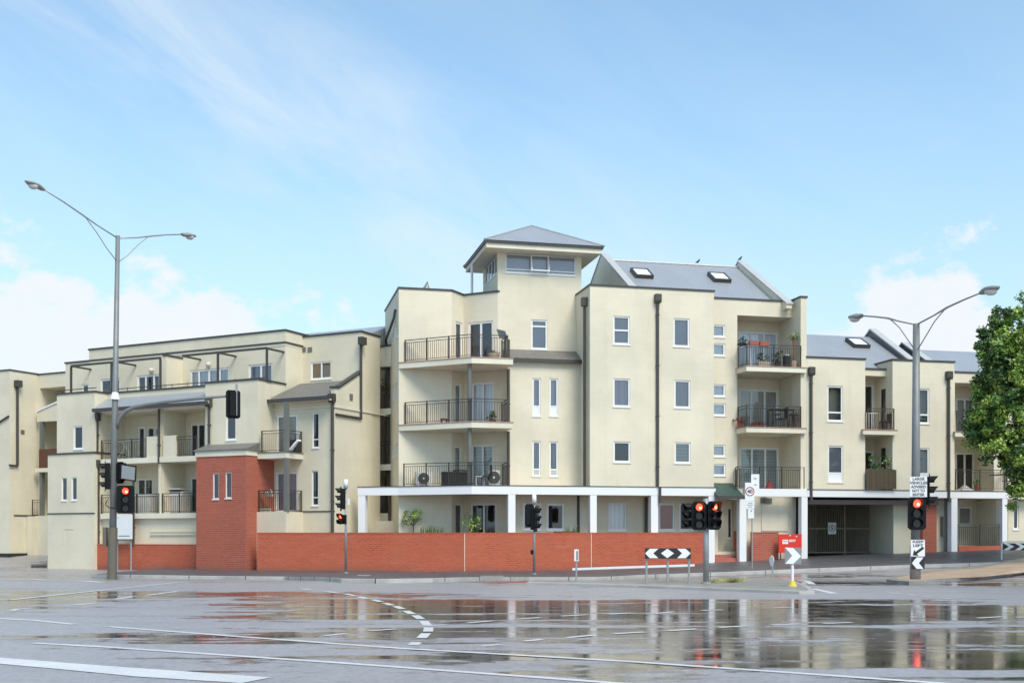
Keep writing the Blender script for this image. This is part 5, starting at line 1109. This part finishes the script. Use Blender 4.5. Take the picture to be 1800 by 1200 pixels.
# red board by the garage
ya = C.aP(1389, -.02); t = thing('notice_board', 'red notice board with white lettering on posts beside the white garage column', 'sign board', C.V(ya, -.1, gz(*C.P(ya, -.1))+.12))
za = lambda yy: C.z(yy, ya, -.1)
MB().box(C, C.aP(1368.5, -.1), C.aP(1408.8, -.1), -.13, -.08, za(971), za(938.5)).build('board', 'poster', t)
MB().box(C, C.aP(1375.3, -.13), C.aP(1385.3, -.13), -.136, -.131, za(955.5), za(948)).build('white_label', 'signw', t); text('NOW', .085, C, C.aP(1380.3, -.13), -.14, za(951), 'ink', t, width=.22)
text('RENT', .15, C, C.aP(1392.5, -.13), -.136, za(950), 'signw', t, width=.36, bold=.006)
for px, py in ((1389, 940.5), (1400, 942.5)): a = C.aP(px, -.13); MB().disc(C, a, -.134, za(py), .035, 8).build('fixing', 'signw', t)
for px in (1372, 1405): a = C.aP(px, -.06); MB().rod(C.V(a, -.05, .3), C.V(a, -.05, za(939)), .03, n=6).build('post', 'blackm', t)
# billboard on the west wing's base
yb = L.aP(219, .6); t = thing('billboard', 'pale blank property billboard with faint grey print above the low brick wall', 'billboard', L.V(yb, .55, 1.3)); zb2 = lambda yy: L.z(yy, yb, .5)
MB().box(L, L.aP(203.5, .5), L.aP(232.5, .5), .47, .52, zb2(947), zb2(904.5)).build('panel', 'signw', t); MB().box(L, L.aP(203.5, .5), L.aP(232.5, .5), .46, .53, zb2(949), zb2(947.2)).build('lower_rail', 'cap', t)
MB().box(L, L.aP(208, .47), L.aP(228, .47), .466, .469, zb2(942.3), zb2(940.6)).box(L, L.aP(206, .47), L.aP(209, .47), .466, .469, zb2(909.8), zb2(909)).build('small_print', 'signg', t)
for px in (206, 230): a = L.aP(px, .55); MB().rod(L.V(a, .57, 0), L.V(a, .57, zb2(906)), .04, n=6).build('post', 'galv', t)
# 5 km/h plate on the gate
a = C.aP(1463, 3.1); z = C.z(928, a, 3.1); t = thing('speed_plate', 'small round-ringed 5 speed plate hanging on the garage gate bars', 'sign', C.V(a, 3.1, z-.35)); MB().box(C, a-.23, a+.23, 3.12, 3.14, z-.3, z+.3).build('plate', 'signw', t)
MB().ring(C, a, 3.112, 3.117, z, .155, .19, 20).build('ring', 'signk', t); text('5', .25, C, a, 3.112, z, 'signk', t, width=.13, bold=.006)
# ================================================================== PLANTS
def leaves(clumps, size, per, mats, rng, flat=.0):
    me_v, me_f, mi = [], [], []
    for (c, r, m) in clumps:
        for _ in range(per):
            d = Vector((rng.gauss(0, 1), rng.gauss(0, 1), rng.gauss(0, 1)*.8)).normalized()*r*rng.random()**.45
            p = Vector(c)+d; n_ = (d.normalized()*.6+Vector((rng.gauss(0, .6), rng.gauss(0, .6), rng.gauss(0, .6)+.5))).normalized()
            u = n_.orthogonal().normalized(); a = rng.random()*6.283; u = (u*math.cos(a)+n_.cross(u)*math.sin(a)); v = n_.cross(u); s = size*rng.uniform(.6, 1.25)
            i = len(me_v); me_v += [p-u*s*.5, p+v*s*.26+n_*s*.05, p+u*s*.5, p-v*s*.26+n_*s*.05]; me_f.append((i, i+1, i+2, i+3)); mi.append(m if rng.random() < .75 else rng.randrange(len(mats)))
    return me_v, me_f, mi
def foliage(name, root, clumps, size, per, mats, rng):
    v, f, mi = leaves(clumps, size, per, mats, rng); ox = ORG.get(root.name, (0, 0, 0))
    me = bpy.data.meshes.new(name); me.from_pydata([(p.x-ox[0], p.y-ox[1], p.z-ox[2]) for p in v], [], f); me.update()
    for m in mats: me.materials.append(M[m])
    me.polygons.foreach_set('material_index', mi); o = bpy.data.objects.new(name, me); COL.objects.link(o); o.parent = root; ORG[o.name] = ox; return o
rng = random.Random(11)
Dt = 49.0; tx, ty = kk(1862)*Dt, Dt+.5; tg = gz(tx, ty)+.12
tr = thing('tree', 'large leafy green tree leaning into the right edge of the view', 'tree', (tx, ty, tg))
tk = MB(); base = Vector((tx, ty, tg)); fork = base+Vector((-.15, 0, 2.6))
tk.path([base, base+Vector((.05, 0, 1.2)), fork, base+Vector((-.3, .1, 4.2)), base+Vector((-.1, .2, 7.5)), base+Vector((.2, .1, 10))], [.34, .27, .25, .2, .12, .04], 10)
ends = []
for i in range(15):
    z = rng.uniform(2.6, 8.0); a = rng.uniform(0, 6.28) if i > 5 else rng.uniform(2.5, 3.8); l = rng.uniform(2, 3.6)*(1-.04*z); s0 = base+Vector((-.2, .05, z))
    e = s0+Vector((math.cos(a)*l, math.sin(a)*l, rng.uniform(.5, 1.9))); mdl = s0.lerp(e, .5)+Vector((0, 0, .35)); tk.path([s0, mdl, e], [.1, .06, .02], 6); ends.append(e)
tk.build('trunk', 'bark', tr, True)
LOBES = [(1830, 600, 62, 0), (1775, 575, 36, .5), (1757, 625, 36, -.5), (1740, 668, 32, .2), (1790, 680, 62, -1.3), (1735, 722, 30, .6), (1718, 752, 24, -.2), (1760, 760, 46, -1), (1800, 790, 46, -.5), (1845, 835, 34, 0), (1860, 540, 60, .6), (1900, 650, 90, 0), (1880, 760, 85, .5), (1840, 700, 70, 1.5), (1860, 620, 70, -1.6), (1950, 720, 80, 1), (1795, 835, 22, .2), (1790, 862, 13, 0)]
clumps = []
for (px, py, rp, dy) in LOBES:
    d = Dt+dy; c = Vector((kk(px)*d, d, EYE+(HOR-py)*d/FPX)); r = rp*d/FPX
    n = int(9+24*r*r)
    for _ in range(n):
        dv_ = Vector((rng.gauss(0, 1), rng.gauss(0, 1), rng.gauss(0, 1))).normalized()*r*rng.uniform(.40, 1.16)
        m = 1 if rng.random() < .34 else (2 if rng.random() < .42 else 0)  # pale and dark leaf tones paint highlights and shaded depth into the crown
        clumps.append((c+dv_, rng.uniform(.20, .42), m))
for (px, py) in ((1728, 590), (1722, 608), (1736, 600), (1733, 618), (1726, 582), (1741, 586), (1715, 700), (1708, 745), (1752, 545), (1770, 548), (1764, 815), (1778, 890)):
    c = Vector((kk(px)*Dt, Dt, EYE+(HOR-py)*Dt/FPX)); clumps.append((c, .24, 2 if py < 620 else 0))
foliage('crown', tr, clumps, .185, 95, ['leaf', 'leafl', 'leafd'], rng)
tw = MB()
for (px, py) in ((1728, 590), (1722, 608), (1733, 618), (1712, 748)): tw.path([Vector((kk(1775)*Dt, Dt, EYE+(HOR-py-20)*Dt/FPX)), Vector((kk((px+1775)/2)*Dt, Dt, EYE+(HOR-py)*Dt/FPX)), Vector((kk(px)*Dt, Dt, EYE+(HOR-py)*Dt/FPX))], [.05, .03, .012], 5)
tw.build('branch', 'bark', tr)
def bush(name, label, cat, F, px, b, py0, py1, w_px, mats, z0, trunk=True, size=.13, per=16, n=22, group=None, seed=1):
    r_ = random.Random(seed); a = F.aP(px, b); d = F.P(a, b)[1]; s = d/FPX; zt = EYE+(HOR-py0)*s; zb = EYE+(HOR-py1)*s; t = thing(name, label, cat, F.V(a, b, z0), group); cl = []
    for _ in range(n):
        an = r_.uniform(0, 6.28); rr = r_.random()**.5; h = r_.random(); wv = w_px*s/2*(1-.35*abs(h-.4)); cl.append((Vector(F.V(a+math.cos(an)*rr*wv, b+math.sin(an)*rr*wv*.8, zb+(zt-zb)*h)), .15, r_.randrange(len(mats))))
    foliage('foliage', t, cl, size, per, mats, r_)
    if trunk:
        mb = MB(); 
        for c, _, _ in cl[:7]: mb.path([F.V(a, b, z0), F.V(a+.03, b, zb-.05), c], [.035, .03, .01], 5)
        mb.build('stem', 'bark', t)
    return t
bush('small_tree', 'small pale-leaved tree showing above the brick wall at its western half', 'tree', FE2, 726, .45, 897, 922, 40, ['leafp', 'leafl', 'leaf'], 0, n=26, per=14, seed=3)
bush('shrub', 'loose green shrub behind the wall in front of the ground floor double door', 'shrub', FE3, 829, .9, 904, 934, 38, ['leafp', 'leaf', 'leafl'], 0, n=26, per=12, seed=4)
def strap(label, F, px, b, py0, py1, w_px, z0, n=70, mat='grass', seed=2, name='grass_plant', cat='plant', group=None):
    r_ = random.Random(seed); a = F.aP(px, b); s = F.P(a, b)[1]/FPX; zt = EYE+(HOR-py0)*s; t = thing(name, label, cat, F.V(a, b, z0), group); mb = MB()
    for _ in range(n):
        x = a+r_.uniform(-.5, .5)*w_px*s; bb = b+r_.uniform(-.2, .2); h = (zt-z0)*r_.uniform(.7, 1); lx = r_.gauss(0, .12)
        p = [(x, z0), (x+lx*.4, z0+h*.6), (x+lx, z0+h)]
        for (p0_, p1_, w0, w1) in ((p[0], p[1], .02, .018), (p[1], p[2], .018, .003)): mb.quad(F.V(p0_[0]-w0, bb, p0_[1]), F.V(p0_[0]+w0, bb, p0_[1]), F.V(p1_[0]+w1, bb, p1_[1]), F.V(p1_[0]-w1, bb, p1_[1]))
    mb.build('blades', mat, t); return t
strap('clump of strappy green leaves just above the wall beside the pale little tree', FE2, 757, .3, 922, 936, 44, 1.2, 110)
strap('short row of pointed succulents on the dark ledge by the arcade column', C, 1003, .9, 922, 935, 22, 1.55, 26, seed=5)
a = C.aP(985, .9); t = thing('planter_ledge', 'long dark planter box behind the wall under the arcade window', 'planter', C.V(C.aP(994, .9), .9, 1.5)); MB().box(C, C.aP(975, .9), C.aP(1012, .9), .75, 1.05, 1.6, 1.93).build('trough', 'wood', t)
for i, (px, py, sd) in enumerate(((1250, 1022, 8), (1287, 1021, 9))):
    x, y, g = posn(px, py+1.5, .08); Fw = Fr((x, y), (1, 0)); r_ = random.Random(sd); t = thing('weed', ('dry yellow weed tuft at the foot of the paired-head signal pole', 'wider dry yellow weed tuft in the middle of the concrete island')[i], 'weed', (x, y, g), 'dry weeds on the island'); mb = MB()
    for _ in range(60+30*i):
        an = r_.uniform(0, 6.28); l = r_.uniform(.08, .3+.1*i); mb.quad((x, y, g), (x+.02, y, g), (x+math.cos(an)*l, y+math.sin(an)*l, g+r_.uniform(.03, .16)), (x+math.cos(an)*l-.02, y+math.sin(an)*l, g+.03))
    mb.build('blades', 'weed', t)
# ================================================================== THINGS ON THE BALCONIES
def chair(label, F, a, b, z, mat='blackpl', flip=1, h=.85, group=None):
    t = thing('chair', label, 'chair', F.V(a, b, z), group)
    MB().box(F, a-.22, a+.22, b-.22, b+.22, z+.42, z+.46).build('seat', mat, t)
    x = a+.2*flip; MB().box(F, min(x, x+.03*flip), max(x, x+.03*flip), b-.21, b+.21, z+.47, z+h).build('backrest', mat, t)
    for dx in (-.2, .17):
        for dy in (-.2, .17): MB().box(F, a+dx, a+dx+.03, b+dy, b+dy+.03, z, z+.419).build('leg', mat, t)
def table(label, F, a, b, z, w_=.8, d=.6, h=.74, mat='blackpl', top=None):
    t = thing('table', label, 'table', F.V(a, b, z)); MB().box(F, a-w_/2, a+w_/2, b-d/2, b+d/2, z+h-.04, z+h).build('table_top', top or mat, t)
    for dx in (-w_/2+.03, w_/2-.07):
        for dy in (-d/2+.03, d/2-.07): MB().box(F, a+dx, a+dx+.04, b+dy, b+dy+.04, z, z+h-.041).build('leg', mat, t)
def stool(label, F, a, b, z, h=.7, group=None):
    t = thing('bar_stool', label, 'stool', F.V(a, b, z), group); MB().box(F, a-.17, a+.17, b-.17, b+.17, z+h-.05, z+h).build('seat', 'blackpl', t)
    for sx in (-1, 1):
        for sy in (-1, 1): MB().rod(F.V(a+sx*.19, b+sy*.19, z), F.V(a+sx*.13, b+sy*.13, z+h-.05), .018, n=6).build('leg', 'blackpl', t)
def pot(label, F, a, b, z, r=.17, h=.3, mat='terra', plant='leaf', ph=.45, n=14, name='potted_plant', size=.11, seed=1):
    r_ = random.Random(seed); t = thing(name, label, 'plant', F.V(a, b, z)); MB().rod(F.V(a, b, z), F.V(a, b, z+h), r*.75, r, 12).build('pot', mat, t)
    cl = [(Vector(F.V(a+r_.gauss(0, r*.7), b+r_.gauss(0, r*.5), z+h+ph*r_.random())), .1, r_.randrange(2)) for _ in range(n)]; foliage('foliage', t, cl, size, 12, [plant, 'leafd'], r_)
def acunit(label, F, a, b, z, w_=.78, h=.62, mat='acw'):
    t = thing('air_conditioner', label, 'air conditioner', F.V(a, b, z)); MB().box(F, a-w_/2, a+w_/2, b-.15, b+.15, z+.06, z+.06+h).box(F, a-w_/2+.08, a-w_/2+.14, b-.16, b+.16, z, z+.059).box(F, a+w_/2-.14, a+w_/2-.08, b-.16, b+.16, z, z+.059).build('case', mat, t)
    f = MB().ring(F, a-.03, b-.175, b-.151, z+.06+h/2, .035, h*.43, 24).build('fan_grille', 'fan', t); MB().disc(F, a-.03, b-.178, z+.06+h/2, .045, 10).build('hub', 'signw', f)
def planter(label, F, a0, a1, b, z, h=.2, mat='terra', plant=None, ph=.2, seed=1, d=.2, size=.1):
    t = thing('planter_box', label, 'planter', F.V((a0+a1)/2, b, z)); MB().prof(F, [(b-d*.4, z), (b-d*.5, z+h), (b+d*.5, z+h), (b+d*.4, z)], a0, a1).build('trough', mat, t)
    if plant:
        r_ = random.Random(seed); n = int((a1-a0)*22)+4; foliage('foliage', t, [(Vector(F.V(r_.uniform(a0, a1), b, z+h+ph*r_.random())), .1, r_.randrange(2)) for _ in range(n)], size, 10, [plant, 'leafd'], r_)
    return t
zc = Z1+.055; aa = lambda px, b: C.aP(px, b)
acunit('pale air conditioner with dark fan at the west end of the lowest corner balcony', C, aa(745, 2.35), 2.35, zc)
acunit('beige air conditioner turned side-on near the column on the lowest corner balcony', C, aa(868, 1.3), 1.3, zc, .5, .68)
t = thing('storage_bench', 'long black ribbed storage bench behind the railing of the lowest corner balcony', 'bench', C.V(aa(800, 1.6), 1.6, zc)); sb_ = MB().box(C, aa(777, 1.6), aa(826, 1.6), 1.35, 1.85, zc+.02, zc+.60); sb_.build('chest', 'wicker', t)
MB().box(C, aa(776, 1.6), aa(827, 1.6), 1.33, 1.87, zc+.601, zc+.65).build('lid', 'blackpl', t)
table('small black square table standing behind the storage bench on the lowest corner balcony', C, aa(812, 2.2), 2.2, zc, .8, .5, .78)
chair('black chair facing west beside the steel post on the lowest corner balcony', C, aa(855, 1.0), 1.0, zc, 'wicker', 1, .95)
table('low white side table next to the black chair on the lowest corner balcony', C, aa(843, 1.1), 1.1, zc, .45, .4, .45, 'acw')
pot('bushy green plant in a brown pot on the middle corner balcony', C, aa(866, 1.2), 1.2, Z2, .18, .2, 'wood', 'grass', .35, 16, seed=6)
t = thing('low_table', 'very low brown bench by the railing of the middle corner balcony', 'bench', C.V(aa(780, 1.9), 1.9, Z2)); MB().box(C, aa(774, 1.9), aa(787.5, 1.9), 1.75, 2.05, Z2+.2, Z2+.25).build('seat', 'wood', t)
for px in (776, 785): MB().box(C, aa(px, 1.9)-.03, aa(px, 1.9)+.03, 1.8, 2.0, Z2, Z2+.199).build('leg', 'wood', t)
pot('pale round pot with a small plant on the top corner balcony', C, aa(868, 1.3), 1.3, Z3, .26, .36, 'potc', 'reed', .12, 4, seed=7)
t = thing('patio_heater', 'dark patio heater with a tilted grey reflector at the corner of the top balcony', 'patio heater', C.V(aa(888, .8), .8, Z3)); MB().rod(C.V(aa(888, .8), .8, Z3), C.V(aa(888, .8), .8, Z3+1.15), .05, n=8).build('stand', 'pipe', t)
v0 = aa(883, .7); MB().add([C.V(v0-.3, .62, Z3+1.38), C.V(v0+.12, .62, Z3+1.3), C.V(v0+.3, .8, Z3+.98), C.V(v0-.12, .8, Z3+1.0), C.V(v0-.3, .66, Z3+1.41), C.V(v0+.12, .66, Z3+1.33), C.V(v0+.3, .85, Z3+1.0), C.V(v0-.12, .85, Z3+1.03)], [(0, 1, 2, 3), (4, 5, 6, 7), (0, 1, 5, 4), (1, 2, 6, 5), (2, 3, 7, 6), (3, 0, 4, 7)]).build('reflector', 'signg', t)
# recessed balconies of block C
planter('western one of the two terracotta rail boxes on the top recessed balcony', C, aa(1317, -.1), aa(1333, -.1), -.1, Z3+.98, .2, 'terra')
planter('eastern one of the two terracotta rail boxes on the top recessed balcony', C, aa(1335, -.1), aa(1351, -.1), -.1, Z3+.97, .2, 'terra')
planter('black rail box with wiry grey plants at the splayed corner of the top recessed balcony', C, aa(1297, .25), aa(1311, .25), .25, Z3+1.0, .12, 'blackpl', 'reed', .3, 3)
planter('pale slatted trough with a spiky plant on the top recessed balcony floor', C, aa(1332, .3), aa(1352, .3), .3, Z3, .26, 'potc', 'grass', .4, 4, .3)
pot('dark bushy plant in a black pot between the trough and the black bin', C, aa(1366, .3), .3, Z3, .2, .3, 'blackpl', 'leafd', .5, 16, seed=9)
a = aa(1383, .25); t = thing('storage_bin', 'tall black bin with a pale lid on the top recessed balcony', 'bin', C.V(a, .25, Z3)); MB().rod(C.V(a, .25, Z3), C.V(a, .25, Z3+.58), .18, .19, 14).build('body', 'blackpl', t); MB().ball(C.V(a, .25, Z3+.6), .17, 12, 5, (1, 1, .35)).build('lid', 'acw', t)
def palm(label, F, a, b, z, h, seed):
    r_ = random.Random(seed); t = thing('potted_palm', label, 'plant', F.V(a, b, z)); MB().rod(F.V(a, b, z), F.V(a, b, z+.36), .16, .2, 12).build('pot', 'potc', t); MB().path([F.V(a, b, z+.3), F.V(a+.03, b, z+h*.6), F.V(a, b, z+h)], [.04, .035, .05], 6).build('stem', 'terra', t); mb = MB()
    for k in range(34):
        an = r_.uniform(0, 6.28); l = r_.uniform(.3, .46); up = r_.uniform(-.05, .3); c, s = math.cos(an), math.sin(an)
        p = [Vector(F.V(a, b, z+h)), Vector(F.V(a+c*l*.5, b+s*l*.5, z+h+up)), Vector(F.V(a+c*l, b+s*l, z+h+up*.6-.08))]
        for i, (w0, w1) in enumerate(((.02, .025), (.025, .004))): q = Vector((F.d[0]*-s, F.d[1]*-s, 0))+Vector((F.i[0]*c, F.i[1]*c, 0)); mb.quad(p[i]-q*w0, p[i]+q*w0, p[i+1]+q*w1, p[i+1]-q*w1)
    mb.build('fronds', 'leafp', t)
palm('spiky potted palm standing against the wing wall of the top recessed balcony', C, aa(1394.5, .35), .35, Z3, 1.45, 3)
table('black outdoor table behind the railing of the middle recessed balcony', C, aa(1372, .6), .6, Z2, 1.15, .7, .95)
chair('black slatted chair tucked against the middle recessed balcony table', C, aa(1375, .15), .15, Z2, 'blackpl', 1, 1.0)
stool('black bar stool west of the outdoor table on the middle recessed balcony', C, aa(1366, .15), .15, Z2, .68, 'bar stools on the middle recessed balcony'); stool('black bar stool closest to the wing wall on the middle recessed balcony', C, aa(1395, .15), .15, Z2, .68, 'bar stools on the middle recessed balcony')
planter('low box of reddish flowers on the floor of the middle recessed balcony', C, aa(1321, .3), aa(1342, .3), .3, Z2, .14, 'wood', 'redcurt', .1, 5)
pot('small reddish potted plant beside the door of the middle recessed balcony', C, aa(1301, .7), .7, Z2, .15, .25, 'terra', 'redcurt', .3, 8, seed=12)
a = aa(1352, .5); t = thing('folded_parasol', 'small reddish cone-shaped cover on the lowest recessed balcony floor', 'cover', C.V(a, .5, Z1)); MB().rod(C.V(a, .5, Z1+.02), C.V(a, .5, Z1+.42), .22, .02, 10).build('cloth', 'redcurt', t)
t = thing('folded_screen', 'dark folded screen standing at the west end of the lowest recessed balcony', 'screen', C.V(aa(1300, .5), .5, Z1)); MB().box(C, aa(1298.5, .5), aa(1303, .5), .4, .5, Z1+.02, Z1+1.0).build('panel', 'post', t)
# east wing balconies
chair('dark folding chair on the narrow upper balcony above the reed screen', C, C.aP(1556, .35), .35, Z2, 'blackpl', 1, .85)
t = thing('clothes_airer', 'small pale airer beside the dark folding chair on the narrow upper balcony', 'airer', C.V(C.aP(1532, .4), .4, Z2)); mb = MB()
for k in range(5): x = C.aP(1523, .4)+.14*k; mb.rod(C.V(x, .4, Z2+.02), C.V(x, .4, Z2+.85), .014, n=5)
mb.box(C, C.aP(1523, .4)-.02, C.aP(1523, .4)+.6, .385, .415, Z2+.85, Z2+.88).build('rack', 'signw', t)
x0, x1 = C.aP(1522.5, -.1), C.aP(1575, -.1); t = thing('reed_screen', 'dark reed screening fixed round the narrow lower balcony over the garage', 'screen', C.V((x0+x1)/2, -.1, Z1)); mb = MB(); r_ = random.Random(5); a = x0
while a < x1: w_ = r_.uniform(.02, .045); mb.box(C, a, a+w_, -.13+r_.uniform(-.01, .01), -.09, Z1+.03, Z1+1.0+r_.uniform(-.03, .04)); a += w_+.004
mb.build('reeds', 'reed', t); MB().box(C, x0, x1, -.085, -.05, Z1+.9, Z1+.96).build('rail', 'rail', t)
planter('planter of mixed leafy plants rising over the reed screen', C, x0+.2, x1-.15, .15, Z1+.7, .25, 'wood', 'leafp', .75, 8, .35, .14)
a = C.aP(1694, .5); t = thing('draped_sheet', 'pale draped sheet heaped on the railing foot of the lower east balcony', 'cloth', C.V(a, .3, Z1)); MB().add([C.V(a-.32, .2, Z1+.03), C.V(a+.36, .2, Z1+.03), C.V(a+.3, .7, Z1+.03), C.V(a-.3, .7, Z1+.03), C.V(a-.02, .4, Z1+.34), C.V(a+.12, .45, Z1+.28)], [(0, 1, 5, 4), (1, 2, 5), (2, 3, 4, 5), (3, 0, 4), (0, 3, 2, 1)]).build('cloth', 'pinkc', t)
pot('dark leafy plant in a pot on the lower east balcony beside the draped sheet', C, C.aP(1718, .6), .6, Z1+.03, .16, .28, 'terra', 'leaf', .3, 10, seed=14)
# west wing balconies
def airer(label, F, a, b, z):
    t = thing('clothes_airer', label, 'airer', F.V(a, b, z)); mb = MB()
    for s in (-1, 1):
        mb.rod(F.V(a-.45, b+s*.22, z), F.V(a+.1, b-s*.22, z+.95), .014, n=5).rod(F.V(a+.45, b+s*.22, z), F.V(a-.1, b-s*.22, z+.95), .014, n=5)
    for k in range(6): mb.rod(F.V(a-.65, b-.25+.1*k, z+.93), F.V(a+.65, b-.25+.1*k, z+.93), .01, n=4)
    mb.build('frame', 'signw', t)
airer('white folding clothes airer on the upper balcony behind the street lamp', L, L.aP(221, 1.7), 1.7, Y2)
t = thing('storage_chest', 'white ribbed plastic chest on the lower west balcony under a window', 'chest', L.V(L.aP(256, 1.5), 1.5, Y1)); mb = MB(); x0, x1 = L.aP(244, 1.5), L.aP(268, 1.5); mb.box(L, x0, x1, 1.3, 1.75, Y1+.01, Y1+.92); k = x0+.02
while k < x1-.05: mb.box(L, k, k+.04, 1.27, 1.299, Y1+.04, Y1+.88); k += .08
mb.build('body', 'acw', t); MB().box(L, x0-.03, x1+.03, 1.26, 1.78, Y1+.921, Y1+.97).build('lid', 'signw', t)
a = L.aP(315, 1.8); t = thing('covered_barbecue', 'barbecue under a pale grey cover next to the brick tower', 'barbecue', L.V(a, 1.8, Y1)); MB().prof(L, [(1.5, Y1+.05), (1.45, Y1+.85), (1.6, Y1+1.08), (2.0, Y1+1.08), (2.15, Y1+.85), (2.1, Y1+.05)], a-.45, a+.45).build('cover', 'pinkc', t)
MB().box(L, a-.5, a+.42, 1.4, 2.2, Y1+1.2, Y1+1.24).build('tray', 'signw', t)
t = thing('planter_box', 'dark square tub on the corner balcony east of the brick tower', 'planter', L.V(L.aP(517, 1.5), 1.5, Y2)); MB().box(L, L.aP(508, 1.5), L.aP(522, 1.5), 1.4, 1.75, Y2+.03, Y2+.62).build('tub', 'blackpl', t)
a = L.aP(526, 1.2); t = thing('draped_towel', 'white towel draped in folds over the railing base of the corner balcony', 'towel', L.V(a, 1.0, Y2)); MB().path([L.V(a-.5, 1.0, Y2+.08), L.V(a-.3, 1.0, Y2+.14), L.V(a-.1, .98, Y2+.34), L.V(a+.1, .98, Y2+.52), L.V(a+.25, 1.0, Y2+.5)], [.06, .09, .08, .07, .04], 7).build('cloth', 'signw', t, True)
planter('white-flowering pots hung on the lower rail against the brick tower', L, L.aP(459, .9), L.aP(476, .9), 1.0, Y1+.72, .12, 'potc', 'signw', .16, 6, .18, .07)
planter('row of small pale pots on the balcony floor beside the brick tower', L, L.aP(457, .9), L.aP(474, .9), .95, Y1+.01, .16, 'potc', 'leafp', .08, 7, .18, .06)
pot('green plant spilling over the top landing of the stair recess', L, L.aP(674, lf+.8), lf+.8, 8.1+.9, .12, .1, 'terra', 'leafp', .5, 12, seed=21)
pot('white-flowered plant low in the courtyard corner by the stair recess', LB_, LB_.aP(683, 1.5), 1.5, 1.0, .2, .6, 'potc', 'leafp', .45, 10, seed=22)
# ridge birds, kerb stone
for i, (px, py) in enumerate(((1227, 461), (1301, 456))):
    a = C.aP(px, br_); z = C.z(py+3.5, a, br_); t = thing('bird', ('small dark bird perched halfway along the slate-coloured ridge', 'small dark bird perched on the tip of the raked parapet')[i], 'bird', C.V(a, br_, z), 'birds on the ridge'); c = Vector(C.V(a, br_, z+.12)); V_ = lambda x, zz: c+Vector((x*.7, 0, zz*.7))
    MB().path([V_(-.2, -.06), V_(-.08, 0), V_(.03, .06), V_(.08, .16), V_(.12, .19), V_(.18, .18)], [.01, .042, .052, .035, .032, .005], 8).rod(c+Vector((0, 0, -.16)), c, .012, n=5).build('body', 'bird', t, True)
x, y, g = posn(66, 996); t = thing('concrete_offcut', 'short white-ended concrete pipe lying at the foot of the cream corner', 'pipe', (x, y, g)); MB().rod((x-.35, y, g+.14), (x+.4, y+.25, g+.14), .14, n=14).build('pipe', 'isle', t); 
gd = posn(928, 1012.5, .12)
dr = MB(); Fd = Fr(posn(960, 1018)[:2], (1, .03)); zz0 = gz(*Fd.o); dr.box(Fd, 0, 1.1, -.02, .25, zz0-.02, zz0+.10); struct(dr.build('kerb_drain', 'dark'))
for (px, py, w_, d_) in ((865, 1012.2, .9, .5), (640, 1011, .5, .4)):
    q = posn(px, py, .12); Fq = Fr(q[:2], (1, 0)); o = struct(MB().box(Fq, -w_/2, w_/2, -d_/2, d_/2, q[2]-.02, q[2]+.012).build('footpath_cover', 'kerb'))
